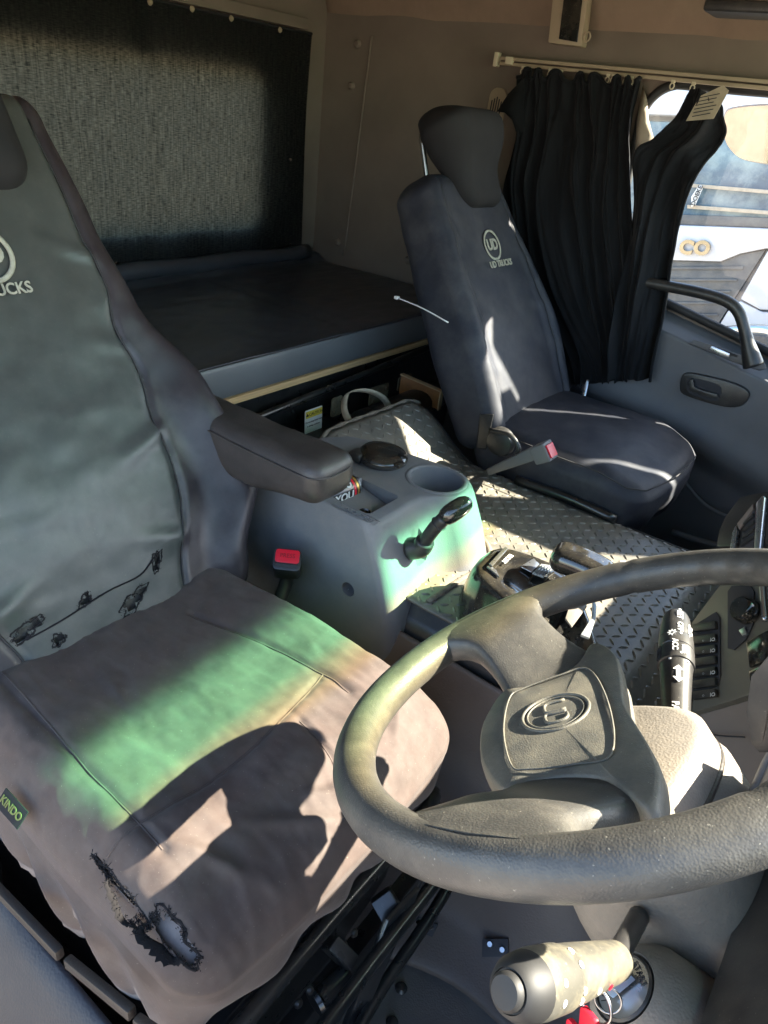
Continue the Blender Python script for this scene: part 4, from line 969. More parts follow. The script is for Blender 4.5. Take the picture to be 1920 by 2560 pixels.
# ---- door curtain: rail, hooks, pleated cloth and the pulled-up corner
YC = 2.055
drail = thing('door_curtain_rail', (-.7, YC, .13), 'cream curtain rail running along the passenger side above the window', 'curtain rail')
ra, rb = oY(1252, 150, YC), oY(2050, 222, YC)
for dz in (0, -.012):
    hexa('rail', [ra + V((0, -.004, dz)), rb + V((0, -.004, dz)), rb + V((0, .012, dz)), ra + V((0, .012, dz)), ra + V((0, -.004, dz + .008)), rb + V((0, -.004, dz + .008)), rb + V((0, .012, dz + .008)), ra + V((0, .012, dz + .008))], .001, m_beige, drail)
rbox('end_bracket', ra + V((-.012, .0, 0)), (.012, .02, .034), .002, m_ivory, drail); rbox('end_stop', ra + V((.03, -.004, 0)), (.022, .012, .018), .002, m_ivory, drail)
rv = (rb - ra)
HK = []
ORD = ['first', 'second', 'third', 'fourth', 'fifth', 'sixth', 'seventh', 'eighth', 'ninth', 'tenth', 'eleventh', 'twelfth', 'thirteenth']
for u in (1325, 1372, 1405, 1424, 1436, 1485, 1566, 1580, 1613, 1628, 1641, 1731, 1780):
    t = (u - 1252) / (2050 - 1252); p = ra + rv * t + V((0, -.004, -.022)); HK.append(p)
    h = thing('curtain_hook', p, ORD[len(HK) - 1] + ' small cream hook from the left on the door curtain rail', 'hook', 'cream curtain hooks on the door rail')
    ring('loop', p, (1, 0, 0), (0, 0, 1), .0052, .0065, .0016, m_ivory, h, n=14, flat=1)
    rbox('slider', p + V((0, .002, .010)), (.010, .006, .006), .001, m_ivory, h)
dcurt = thing('door_curtain', (-.8, YC, -.3), 'dark gathered curtain hanging beside the passenger door window', 'curtain')
def px_edge(pts, y): 
    return catmull([oY(u, v, y + dy) for u, v, dy in pts], 8)
def at(P, t):
    f = clampf(t) * (len(P) - 1); i = min(int(f), len(P) - 2); return P[i].lerp(P[i + 1], f - i)
Lft = px_edge([(1300, 178, 0), (1296, 260, 0), (1292, 330, 0), (1268, 480, 0), (1300, 700, -.02), (1400, 880, -.03), (1430, 962, -.04)], 2.05)
Rgt = px_edge([(1606, 205, 0), (1592, 300, 0), (1586, 385, -.01), (1590, 520, -.03), (1600, 700, -.04), (1590, 850, -.05), (1575, 950, -.05)], 2.05)
def dcf(a, b):
    p = at(Lft, b).lerp(at(Rgt, b), a)
    ph = a * 8.5 + .8 * math.sin(a * 5 + 1) + .35 * b * math.sin(a * 9) + .75 * nz((a * 4, b * 2.2, 7))
    amp = (.008 + .011 * sstep(0, .5, b)) * (.25 + 1.5 * abs(nz((a * 6, b * .7, 2), 1.0)))
    dy = -amp * math.sin(ph * 2 * math.pi) - .020 * fbm((a * 5 - b * 1.5, b * 2.2, 1), 1, 4) - .006 * math.sin(ph * 4 * math.pi + 1)
    top_ = gauss(b, .04)
    p = p + V((.006 * math.cos(ph * 2 * math.pi) * sstep(0, .3, b), dy - .02, .012 * top_ * math.sin(ph * 2 * math.pi + .5)))
    return p
dcl = sheet('cloth', dcf, 150, 50, m_curt, dcurt)
tube('heading_tape', [dcf(i / 80, .008) for i in range(81)], .005, m_curt, dcl, n=6, k=1)
# gathered pinch of cloth sticking out at the left heading
fl = [oY(u, v, YC - .03 - d) for u, v, d in ((1310, 195, 0), (1270, 235, .01), (1243, 278, .02), (1262, 282, .02), (1280, 300, .01), (1296, 345, 0), (1310, 330, 0))]
solid(obj('heading_flap', fl + [sum(fl, V()) / 7 + V((0, -.012, 0))], [(i, (i + 1) % 7, 7) for i in range(7)], m_curt, dcl), .003)
# cream lining at the torn right edge
ln = [oY(u, v, YC + .02) for u, v in ((1607, 212), (1618, 250), (1622, 300), (1634, 345), (1612, 372), (1596, 386), (1588, 380), (1592, 300))]
solid(obj('lining_edge', ln + [sum(ln, V()) / 8 + V((0, -.008, 0))], [(i, (i + 1) % 8, 8) for i in range(8)], m_lining, dcl), .002)
# the forward part, drawn up to the last hooks and falling to the sill
L2 = px_edge([(1728, 225, 0), (1690, 290, 0), (1640, 345, 0), (1588, 388, 0), (1570, 560, -.03), (1545, 760, -.04), (1520, 945, -.05)], 2.00)
R2 = px_edge([(1806, 225, 0), (1808, 290, 0), (1806, 345, 0), (1750, 425, 0), (1700, 560, 0), (1672, 740, 0), (1632, 950, 0)], 2.01)
def d2f(a, b):
    p = at(L2, b).lerp(at(R2, b), a)
    ph = a * 2.1 - b * .7 + .35 * math.sin(b * 4 + a * 2) + .5 * nz((a * 2, b * 3, 5))
    dy = -(.006 + .020 * b) * math.sin(ph * 2 * math.pi) - .022 * fbm((a * 2.5 + b * 2, b * 3.5, 4), 1.2, 4) - .035 * math.sin(a * math.pi) * (1 - b)
    # diagonal pull from the last hook towards the sill
    dy -= .014 * gauss(a - .85 + b * .55, .07) + .010 * gauss(a - .55 + b * .35, .05) - .010 * gauss(a - .70 + b * .45, .05)
    # turned-over top corner
    tt = sstep(.12, 0, b) * sstep(.4, 1, a)
    return p + V((0, dy - .03 * tt, -.02 * tt))
d2 = sheet('drawn_cloth', d2f, 80, 80, m_curt, dcurt)
tube('hem', [d2f(1, i / 60) for i in range(61)], .004, m_curt, d2, n=6, k=1)
lc_ = oY(1768, 262, 1.955); lx_ = (oY(1800, 262, 1.955) - lc_).normalized(); lx_ = (lx_ * .97 + V((0, 0, .18))).normalized()
lq = place([(-.034, -.028), (.030, -.034), (.036, .022), (.018, .036), (-.026, .022)], lc_, lx_, (.15, 0, 1))
cl = prism('care_label', lq, (0, -.002, 0), m_webbing, d2)
for k in range(6):
    c = lc_ + V((0, -.0032, .018 - k * .0075)) + lx_ * (-.002)
    prism('label_line', place([(-.024, -.0010), (.024 - .004 * (k % 3), -.0010), (.024 - .004 * (k % 3), .0010), (-.024, .0010)], c, lx_, (0, 0, 1)), (0, -.0006, 0), m_ink, cl)
# ---- vent grille on the pillar
vc = (oY(1252, 225, YL) + oY(1222, 378, YL)) / 2
vd = (oY(1252, 225, YL) - oY(1222, 378, YL)); vl = vd.length; vd.normalize(); vx = V((1, 0, 0)) - vd * vd.x; vx.normalize()
vent = thing('air_vent', vc, 'beige oblong slotted air vent on the pillar behind the passenger headrest', 'vent')
q = place(rrect(.056, vl + .01, .024, 8), vc, vx, vd); prism('frame', q, (0, -.010, 0), m_beige, vent, .003)
for k in range(5):
    c = vc + vx * (-.0155 + .00775 * k) + V((0, -.0105, 0))
    prism('slot', place(rrect(.0032, vl - .035 - .01 * abs(k - 2), .0015, 2), c, vx, vd), (0, -.0012, 0), m_ink, vent)
# ---- lamp on the upper side wall
lt = thing('cab_lamp', oY(1440, 60, 2.03), 'beige framed lamp with dark lens above the passenger curtain rail', 'lamp')
lp = [oY(u, v, 2.035) for u, v in ((1383, 112), (1402, -60), (1490, -60), (1467, 122))]
fr0 = prism('frame', lp, (0, -.035, 0), m_beige, lt, .006)
ls = [oY(u, v, 1.997) for u, v in ((1398, 98), (1416, -50), (1462, -50), (1444, 106))]
prism('lens', ls, (0, -.003, 0), m_gloss, lt, .001)
ring('catch', oY(1468, 92, 2.0), (1, 0, 0), (0, 0, 1), .008, .010, .002, m_beige, lt, n=16, flat=1)
# dark parcel shelf edge at the top right
sh = thing('overhead_shelf', oY(1900, 20, 1.85), 'dark overhead shelf edge above the passenger window', 'shelf')
rbox('shelf', oY(1990, 30, 1.86), (.34, .10, .022), .008, m_blackp, sh)
# ================================================================ DOOR, DASH, CONTROLS, OUTSIDE
# ---- passenger door
door = thing('cab_door', (-.3, 2.06, -1.1), 'grey moulded passenger door with grab handle and inner release', 'door')
def dpan(a, b):
    x = -.80 + 1.25 * a; z = ZF + .02 + (sillz(x) - .045 - ZF - .02) * b
    h = z - sillz(x)
    y = 2.035 + .035 * sstep(-.29, -.37, h) - .012 * gauss(h + .27, .045) + .02 * sstep(-.5, -.7, h)
    return V((x, y, z + .0))
dp = solid(sheet('panel', dpan, 60, 70, m_greyd, door), .003, 0)
def ledge(a, b):
    x = -.80 + 1.25 * a; return V((x, 2.035 + .065 * b, sillz(x) - .045 + .034 * b ** .8))
sheet('window_ledge', ledge, 30, 6, m_greyd, door)
tube('window_seal', [V((x, YL - .012, z)) for x, z in winhole], .012, m_rubber, door, n=8, k=2, closed=True)
obj('window_pane', [V((x, YL + .02, z)) for x, z in winhole], [tuple(range(len(winhole)))], m_glass, door, False)
rec = [oY(u, v, 2.018) for u, v in ((1699, 972), (1702, 945), (1716, 933), (1761, 940), (1834, 959), (1870, 980), (1868, 1000), (1850, 1016), (1812, 1018), (1742, 1000), (1706, 985))]
rp_ = prism('release_recess', catmull(rec, 3, True), (0, .03, 0), m_blackp, door, .004)
rec2 = [oY(u, v, 2.016) for u, v in ((1716, 962), (1722, 946), (1760, 951), (1798, 964), (1803, 984), (1790, 1003), (1750, 994), (1722, 982))]
prism('recess_floor', catmull(rec2, 3, True), (0, .004, 0), m_ink, rp_)
hd = [oY(u, v, 2.010) for u, v in ((1722, 950), (1735, 946), (1738, 966), (1760, 975), (1796, 984), (1797, 995), (1760, 988), (1726, 974))]
prism('release_handle', hd, (0, -.010, 0), m_blackp, rp_, .002)
st_ = [oY(u, v, 2.030) for u, v in ((1722, 860), (1736, 851), (1800, 870), (1912, 910), (1916, 922), (1900, 928), (1830, 905))]
sl = prism('lock_plate', st_, (0, -.008, .004), m_greyd, door, .003)
prism('lock_slot', [oY(u, v, 2.018) for u, v in ((1775, 868), (1783, 864), (1845, 887), (1842, 893))], (0, -.004, 0), m_ink, sl)
prism('lock_slider', [oY(u, v, 2.012) for u, v in ((1772, 870), (1780, 864), (1826, 884), (1824, 893), (1800, 887))], (0, -.008, 0), m_silver, sl, .002)
GH = [oY(u, v, 1.985) for u, v in ((1600, 703), (1672, 716), (1754, 733), (1816, 753), (1846, 780), (1861, 823), (1873, 873), (1884, 915))]
gh = tube('grab_handle', GH, lambda t: .0145 + .010 * sstep(.72, 1, t), m_blackp, door, n=14, k=6, flat=1.0)
tube('door_piping', [oY(u, v, 2.03) for u, v in ((1690, 1165), (1712, 1205), (1766, 1265), (1843, 1300), (1930, 1320))], .006, m_greyd, door, n=8)
tube('pocket_edge', [oY(u, v, 2.0) for u, v in ((1680, 1330), (1760, 1355), (1840, 1372), (1930, 1380))], .010, m_greyd, door, n=8)
# belt and trim on the pillar behind the passenger seat
bp_ = thing('seat_belt', oY(1455, 950, 2.0), 'grey seat belt webbing hanging beside the passenger seat', 'seat belt')
band('webbing', [oY(1466, 948, 1.995), oY(1461, 970, 1.985), oY(1455, 995, 1.97), oY(1448, 1025, 1.95)], .018, m_silver, bp_, (1, 0, 0))
rbox('tongue', oY(1402, 990, 1.93), (.03, .012, .03), .004, m_blackp, bp_)
tube('sill_strip', [oZ(u, v, ZF + .05) for u, v in ((1600, 1255), (1660, 1300), (1740, 1350), (1830, 1385))], .010, m_silver, door, n=8)
# ---- passenger footwell clutter: dark cloth
rag = thing('cloth_rag', oZ(1600, 1330, -1.15), 'crumpled dark green cloth in the passenger footwell', 'cloth')
def ragf(p, c):
    q = V(p); return oZ(1610, 1330, -1.12) + q + V((nz(q, 9, 1), nz(q, 9, 5), nz(q, 9, 9))) * .05
puff('folds', .10, .08, .05, .045, 20, ragf, mat('rag_cloth', (.03, .035, .028), .9), rag)
# ---- dash: centre stack facing the driver
Q0 = oY(1797, 1600, 1.02); NS = V((-.72, -.58, .38)).normalized()
def S(u, v, h=0.0): return oP(u, v, Q0 + NS * h, NS)
def spoly(pts, h, d, name, mt, parent, b=.0015): return prism(name, [S(u, v, h) for u, v in pts], NS * d, mt, parent, b)
dash = thing('dashboard', V((.25, .9, ZF)), 'dashboard with silver centre stack, switches and brown lower panels', 'dashboard')
cst = spoly([(1797, 1463), (1818, 1440), (1826, 1372), (1980, 1340), (1990, 1700), (1920, 1721), (1830, 1752), (1728, 1782), (1732, 1720), (1733, 1600), (1726, 1558)], 0, -.05, 'stack_trim', m_stack, dash, .004)
spoly([(1730, 1568), (1792, 1530), (1801, 1545), (1803, 1690), (1795, 1716), (1733, 1742)], .001, .002, 'switch_bay', m_ink, cst, .001)
icons = ['', '', '≡', '☼', '', '⌂']
for k in range(7):
    v0 = 1562 + 27.5 * k - (4 if k == 0 else 0)
    sw = spoly([(1737, v0 + 6), (1795, v0 - 3), (1796, v0 + 17), (1738, v0 + 25)], .003, .007, 'rocker_switch', m_blackp, cst, .0016)
    if k in (1, 2, 4, 6):
        c = S(1783, v0 + 9, .0105); ux = (S(1790, v0 + 8, .0105) - c).normalized(); uy = NS.cross(ux)
        ring('switch_symbol', c, ux, uy, .0030, .0024, .0005, m_print, sw, n=12)
        tube('switch_symbol', [c - ux * .005 + uy * .003, c - ux * .005 - uy * .003], .0004, m_print, sw, n=4, k=1)
        c2 = S(1758, v0 + 12, .0105); ring('switch_lamp', c2, ux, uy, .0016, .0014, .0003, m_silver, sw, n=8)
pk = spoly([(1822, 1480), (1832, 1466), (1878, 1464), (1888, 1480), (1886, 1560), (1868, 1600), (1838, 1626), (1822, 1622)], .001, .003, 'knob_bay', m_ink, cst, .001)
lathe('rotary_knob', [(.001, .020), (.016, .020), (.019, .016), (.020, 0)], S(1872, 1530, .004), NS, m_gloss, cst, 28)
spoly([(1851, 1578), (1866, 1568), (1872, 1588), (1860, 1592)], .004, .004, 'knob_marker', m_silver, cst, .001)
spoly([(1872, 1608), (1960, 1560), (1960, 1640), (1880, 1672)], .001, .006, 'push_button', m_gloss, cst, .002)
spoly([(1878, 1680), (1960, 1648), (1960, 1690), (1882, 1706)], .001, .006, 'push_button', m_gloss, cst, .002)
# air vent on top of the stack
vb = spoly([(1823, 1385), (1830, 1345), (1845, 1310), (1884, 1258), (1990, 1240), (1985, 1385)], .0, .03, 'vent_body', m_blackp, dash, .006)
spoly([(1851, 1375), (1858, 1330), (1886, 1275), (1893, 1280), (1886, 1375)], .031, .002, 'vent_opening', m_ink, vb, .0005)
for k in range(4):
    v0 = 1308 + k * 18; spoly([(1862 - 2 * k, v0), (1888, v0 - 22), (1889, v0 - 16), (1862 - 2 * k, v0 + 6)], .033, .004, 'vent_slat', m_blackp, vb, .001)
spoly([(1829, 1388), (1837, 1335), (1846, 1316), (1850, 1330), (1842, 1388)], .031, .006, 'vent_trim', m_silver, vb, .002)
spoly([(1894, 1388), (1899, 1262), (1915, 1244), (1921, 1248), (1908, 1388)], .031, .008, 'vent_trim', m_silver, vb, .002)
spoly([(1846, 1312), (1886, 1262), (1888, 1274), (1852, 1326)], .031, .004, 'vent_surround', m_dash, vb, .001)
tube('silver_strip', [S(1905, 1460, .004), S(1908, 1510, .004), S(1912, 1552, .004)], .004, m_silver, cst, n=8)
# lower dash under the stack, instrument binnacle and knee panel
hexa('lower_panel', [S(1728, 1790, -.01), S(1990, 1712, -.01), S(1990, 2150, -.13), S(1690, 2150, -.13), S(1728, 1790, -.08), S(1990, 1712, -.08), S(1990, 2150, -.2), S(1690, 2150, -.2)], .006, m_dash, dash)
tube('panel_seam', [S(1725, 1822, .0 - .022), S(1790, 1838, -.022), S(1862, 1843, -.024)], .0012, m_ink, dash, n=5)
hexa('dash_top', [(.06, .10, -.52), (.56, .10, -.52), (.56, 2.02, -.52), (.10, 2.02, -.52), (.16, .10, -.33), (.56, .10, -.33), (.56, 2.02, -.33), (.16, 2.02, -.33)], .03, m_blackp, dash)
kb = [oY(u, v, .42) for u, v in ((1935, 1600), (1862, 1690), (1850, 1780), (1862, 1850), (1880, 1900), (1990, 1880), (1990, 1600))]
prism('knee_bolster', kb, (.06, .12, .02), m_blackp, dash, .01)
# right hand lower dash edge sweeping past the camera
def dside(a, b):
    P = [(1990, 1820), (1925, 1890), (1880, 1990), (1850, 2120), (1800, 2290), (1742, 2420), (1738, 2500), (1740, 2640)]
    W = [(2080, 1900), (2010, 1960), (1960, 2060), (1930, 2180), (1900, 2330), (1860, 2440), (1850, 2520), (1850, 2660)]
    f = a * (len(P) - 1); i = min(int(f), len(P) - 2); t = f - i
    u0, v0 = P[i][0] * (1 - t) + P[i + 1][0] * t, P[i][1] * (1 - t) + P[i + 1][1] * t
    u1, v1 = W[i][0] * (1 - t) + W[i + 1][0] * t + 160 * b, W[i][1] * (1 - t) + W[i + 1][1] * t + 40 * b
    y = .54
    p = oY(u0, v0, y) if b < .01 else oY(u0 + (u1 - u0) * b, v0 + (v1 - v0) * b, y - .02 * math.sin(b * math.pi) - .03 * b)
    return p
ds = solid(sheet('side_panel', dside, 40, 14, m_greyd, dash), .012)
tube('side_panel_edge', [dside(i / 30, 0) for i in range(31)], .004, m_greyd, dash, n=8, k=1)
# ---- far stalk: lights
b0, b1 = oY(1690, 1885, .575), oY(1690, 1532, .765)
lst = thing('light_stalk', b0, 'black light and indicator stalk with white markings, behind the wheel rim', 'stalk')
ax = (b1 - b0); Ls = ax.length; ax.normalize()
lathe('lever', [(.0125, -.02), (.0125, .02), (.0145, Ls * .35), (.0165, Ls * .53), (.0175, Ls * .555)], b0, ax, m_blackp, lst, 28)
lathe('dimmer_ring', [(.0175, Ls * .555), (.0190, Ls * .56), (.0190, Ls * .665), (.0178, Ls * .67)], b0, ax, m_blackp, lst, 28)
lathe('cruise_ring', [(.0178, Ls * .672), (.0186, Ls * .676), (.0184, Ls * .75), (.0178, Ls * .755)], b0, ax, m_blackp, lst, 28)
lathe('light_knob', [(.0178, Ls * .757), (.0178, Ls * .80), (.0150, Ls * .93), (.0125, Ls * .965), (.0075, Ls * .97), (.0070, Ls * .995), (.0005, Ls)], b0, ax, m_blackp, lst, 28)
tv = (-(b0 + b1) / 2).normalized(); tv = (tv - ax * tv.dot(ax)).normalized(); tside = ax.cross(tv)
def on_stalk(nm, body, t, ang, r, size, par=lst, axs=None):
    d = tv * math.cos(ang) + tside * math.sin(ang); p = b0 + ax * Ls * t + d * (r + .0004)
    return text(nm, body, size, m_print, par, p, -ax, ax.cross(d), .0002, .0002)
def dotp(t, ang, r, rad):
    d = tv * math.cos(ang) + tside * math.sin(ang); lathe('stalk_mark', [(.0002, .0006), (rad, .0005), (rad, 0)], b0 + ax * Ls * t + d * r, d, m_print, lst, 10)
on_stalk('stalk_lettering', '▸SET', .905, .25, .0160, .0085); on_stalk('stalk_lettering', 'OFF', .79, .25, .0178, .0085)
on_stalk('stalk_lettering', '☼', .735, -.25, .0186, .011); on_stalk('stalk_lettering', '-DO-', .79, .9, .0178, .009)
on_stalk('stalk_lettering', 'ACC', .64, -.05, .0190, .0082); on_stalk('stalk_lettering', 'RES', .615, .45, .0190, .0082)
on_stalk('stalk_lettering', 'PASS', .215, -.05, .0135, .0095)
for sg in (1, -1):
    d = tv * math.cos(.15) + tside * math.sin(.15); p = b0 + ax * Ls * (.445 + .022 * sg) + d * .0158; w_ = ax.cross(d)
    prism('arrow_mark', [p + ax * x * sg + w_ * y for x, y in ((.0075, 0), (.001, .0055), (.001, .0022), (-.0045, .0022), (-.0045, -.0022), (.001, -.0022), (.001, -.0055))], d * .0005, m_print, lst)
for t, a, r in ((.735, .28, .0186), (.585, .28, .0190), (.545, .75, .0174), (.545, -.35, .0174)): dotp(t, a, r, .0014)
for k in range(3):
    d = tv * math.cos(-.95 - .16 * k) + tside * math.sin(-.95 - .16 * k)
    tube('grip_rib', [b0 + ax * Ls * .57 + d * .0195, b0 + ax * Ls * .655 + d * .0195], .0009, m_blackp, lst, n=5, k=1)
# stalk boot on the column
lathe('stalk_housing', [(.052, -.06), (.046, -.02), (.040, .008), (.038, .010), (.034, .006), (.016, -.004), (.013, -.004)], b0 + V((.012, -.012, -.012)), ax + V((.1, 0, .1)), m_shroud, col, 32)
# ---- near stalk: wipers / exhaust brake
s0, s1, s2, s3 = oY(1598, 2290, .405), oY(1568, 2345, .375), oY(1545, 2400, .345), oY(1272, 2478, .235)
wst = thing('wiper_stalk', s0, 'sunlit dusty wiper stalk nearest the camera, pointing at the door', 'stalk')
tube('rod', [s0, s1, s2 + (s2 - s3).normalized() * -.005], .0078, m_blackp, wst, n=14)
ga = (s3 - s2); Lg = ga.length; ga.normalize()
m_grip = mat('grip_plastic', (.075, .072, .060), .40, var=.25, vscale=20, dust_or_refl=(.34, .30, .20), dust_or_refl_amt=.7, dscale=30, speck=.4)
lathe('grip', [(.001, -.004), (.009, -.003), (.0125, .004), (.0165, Lg * .45), (.0178, Lg * .62)], s2, ga, m_grip, wst, 32)
lathe('twist_ring', [(.0178, Lg * .62), (.0186, Lg * .625), (.0190, Lg * .80), (.0184, Lg * .86)], s2, ga, m_grip, wst, 32)
lathe('tip', [(.0184, Lg * .86), (.0175, Lg * .93), (.0140, Lg * .985), (.0115, Lg * 1.0), (.0112, Lg * .99)], s2, ga, m_rubber, wst, 32)
lathe('push_button', [(.0102, Lg * .985), (.0102, Lg * 1.02), (.0085, Lg * 1.035), (.001, Lg * 1.04)], s2, ga, m_rubber, wst, 28)
tv2 = (-(s2 + s3) / 2).normalized(); tv2 = (tv2 - ga * tv2.dot(ga)).normalized(); ts2 = ga.cross(tv2)
for t, a in ((.78, -.75), (.78, -.2), (.60, -.95), (.60, -.6), (.60, .15), (.60, .65), (.42, -.9), (.28, -1.0)):
    r = .0179 + .0008 * (t > .65) if t > .55 else .0125 + (.0165 - .0125) * t / .45
    d = tv2 * math.cos(a) + ts2 * math.sin(a)
    lathe('paint_mark', [(.0002, .0006), (.0022, .0005), (.0022, -.001)], s2 + ga * Lg * t + d * r, d, m_red if (t, a) == (.28, -1.0) else m_print, wst, 10)
prism('rubber_boot', [oY(u, v, .42) for u, v in ((1522, 2262), (1545, 2262), (1580, 2275), (1605, 2280), (1625, 2345), (1590, 2345), (1545, 2325))], (.0, .03, 0), m_rubber, col, .004)
# ---- ignition lock with key and red tag
ic = oY(1562, 2470, .36); ia = V((-.72, -.30, .62)).normalized()
ign = thing('ignition_lock', ic, 'silver ignition lock in a moulded housing with key inserted', 'ignition lock')
lathe('housing', [(.050, -.06), (.044, -.02), (.034, -.004), (.026, .002), (.024, -.002)], ic, ia, m_shroud, ign, 32)
lathe('bezel', [(.0235, -.004), (.0242, .002), (.0225, .0035), (.0218, .002)], ic, ia, m_blackp, ign, 32)
lathe('lock_face', [(.0218, -.002), (.0216, .002), (.0001, .0022)], ic, ia, m_silver, ign, 32)
ux = V((0, 1, 0)); ux = (ux - ia * ux.dot(ia)).normalized(); uy = ia.cross(ux)
for wd, an in (('LOCK', 100), ('ACC', 30), ('ON', -8), ('START', -55)):
    a = math.radians(an); d = ux * math.cos(a) + uy * math.sin(a)
    text('lock_lettering', wd, .0068, m_ink, ign, ic + d * .0155 + ia * .0026, (ux * math.sin(a) - uy * math.cos(a)), d, .0001)
prism('key', place([(-.004, -.012), (.004, -.012), (.005, .010), (-.005, .010)], ic + ia * .004, (ux * .8 + uy * .6), (uy * .8 - ux * .6)), ia * .012, m_steel, ign, .001)
kb_ = ic + ia * .016
prism('key_bow', place(rrect(.020, .008, .003, 3), kb_, (ux * .3 + uy * .95).normalized(), ia), (ux * .95 - uy * .3) * .004, m_steel, ign, .0008)
kr = thing('key_tags', oY(1500, 2545, .30), 'red key tags on a steel ring under the wiper stalk', 'key tag')
krc = oY(1490, 2508, .31)
ring('split_ring', krc, (.9, -.3, .3), (-.2, .3, .9), .0120, .0120, .0010, m_steel, kr, n=28, flat=1)
ring('small_ring', oY(1520, 2500, .33), (.9, .3, 0), (-.2, .4, .9), .009, .009, .0008, m_steel, kr, n=24, flat=1)
for (u, v, w_, h_) in ((1478, 2575, .016, .030), (1440, 2585, .013, .020)):
    c = oY(u, v, .30); prism('red_tag', place(rrect(w_, h_, .004, 3), c, (.8, -.4, .25), (-.25, .15, .95)), (-.002, -.003, 0), m_red, kr, .0006)
# ---- driver's buckle
bk = oY(728, 1412, .775)
bkl = thing('seat_buckle', oY(720, 1480, .775), 'black seat belt buckle with red PRESS button beside the driver cushion', 'buckle')
ua = V((-.22, .06, .97)).normalized(); ub_ = V((.97, 0, .22)).normalized(); uc = ua.cross(ub_)
bz = bk
def bb(a, b, c): return bz + ub_ * a + uc * b + ua * c
face_n = V((.42, -.50, .76)).normalized(); fx_ = V((.80, .60, 0)); fx_ = (fx_ - face_n * fx_.dot(face_n)).normalized(); fy_ = face_n.cross(fx_)
fc = oY(718, 1398, .765)
shell = prism('shell', place(rrect(.050, .040, .009, 4), fc - face_n * .066, fx_, fy_), face_n * .064, m_blackp, bkl, .005)
prism('press_button', place(rrect(.042, .024, .005, 4), fc + fy_ * .005 - face_n * .002, fx_, fy_), face_n * .004, m_red, bkl, .001)
text('press_lettering', 'PRESS', .0105, mat('press_ink', (.22, .005, .01), .5), bkl, fc + fy_ * .0055 + face_n * .0023, fx_, fy_, .0002)
prism('tongue_slot', place(rrect(.038, .006, .001, 2), fc - fy_ * .0125 - face_n * .001, fx_, fy_), face_n * .0015, m_ink, bkl)
tube('stem', [fc - face_n * .05, fc - face_n * .08 + V((0, 0, -.02)), oY(700, 1500, .79)], .013, m_blackp, bkl, n=12, flat=.6)
# ---- passenger's buckle on its strap
pbk = thing('belt_buckle', oY(1300, 1165, 1.40), 'grey seat belt buckle with red button on a stiff strap by the passenger seat', 'buckle')
a_, b_ = oY(1225, 1182, 1.42), oY(1345, 1142, 1.395)
pd = (b_ - a_).normalized(); pn = pd.cross(V((0, 1, 0))).normalized(); pe = pn.cross(pd)
hexa('stalk', [a_ - pn * .004 - V((0, .012, 0)), b_ - pn * .004 - V((0, .016, 0)), b_ - pn * .004 + V((0, .012, 0)), a_ - pn * .004 + V((0, .012, 0)), a_ + pn * .012 - V((0, .012, 0)), b_ + pn * .026 - V((0, .016, 0)), b_ + pn * .026 + V((0, .012, 0)), a_ + pn * .012 + V((0, .012, 0))], .004, m_greyd, pbk)
sh_ = hexa('shell', [b_ - pn * .014 - V((0, .024, 0)), b_ + pd * .042 - pn * .016 - V((0, .024, 0)), b_ + pd * .042 - pn * .016 + V((0, .018, 0)), b_ - pn * .014 + V((0, .018, 0)), b_ + pn * .026 - V((0, .024, 0)), b_ + pd * .042 + pn * .028 - V((0, .024, 0)), b_ + pd * .042 + pn * .028 + V((0, .018, 0)), b_ + pn * .026 + V((0, .018, 0))], .005, m_greyd, pbk)
hexa('press_button', [b_ + pd * .040 - pn * .010 - V((0, .018, 0)), b_ + pd * .046 - pn * .010 - V((0, .018, 0)), b_ + pd * .046 - pn * .010 + V((0, .012, 0)), b_ + pd * .040 - pn * .010 + V((0, .012, 0)), b_ + pd * .040 + pn * .020 - V((0, .018, 0)), b_ + pd * .046 + pn * .020 - V((0, .018, 0)), b_ + pd * .046 + pn * .020 + V((0, .012, 0)), b_ + pd * .040 + pn * .020 + V((0, .012, 0))], .001, m_red, pbk)
# ---- gear selector pod
def G(u, v, z): return oZ(u, v, z)
gs = thing('gear_selector', V((-.30, .95, ZT)), 'glossy black gear selector pod with silver accents on the tunnel', 'gear selector')
topo = [G(u, v, -.655) for u, v in ((1172, 1410), (1228, 1360), (1270, 1360), (1400, 1405), (1440, 1440), (1500, 1530), (1540, 1620), (1530, 1700), (1470, 1680), (1380, 1600), (1290, 1520), (1200, 1450))]
cen = sum(topo, V()) / len(topo)
def gring(k, z, sh=V((0, 0, 0))): return [V((cen.x + (p.x - cen.x) * k, cen.y + (p.y - cen.y) * k, z - .05 * sstep(-.30, -.12, p.x))) + sh for p in topo]
gb = loft('pod', [gring(1.14, ZT - .02), gring(1.12, ZT + .03), gring(1.06, -.69), gring(1.02, -.668), gring(.97, -.657), gring(.88, -.653), gring(.5, -.652)], m_gloss, gs)
sub(gb, 1)
for (a, b, c, d) in (((1222, 1412), (1262, 1370), (1270, 1374), (1230, 1418)),):
    prism('silver_bar', [G(u, v, -.648) for u, v in (a, b, c, d)], (0, 0, .003), m_silver, gs, .0008)
prism('corner_accent', [G(u, v, -.652) for u, v in ((1216, 1420), (1224, 1418), (1240, 1430), (1247, 1446))], (0, 0, .004), m_silver, gs, .0008)
ea = (G(1268, 1398, -.648)); ex_ = (G(1250, 1410, -.648) - G(1276, 1386, -.648)).normalized(); ey_ = V((0, 0, 1)).cross(ex_)
text('pod_lettering', 'ESCOT', .0105, m_print, gs, ea + V((0, 0, .0012)), ex_, ey_, .0003, .0004)
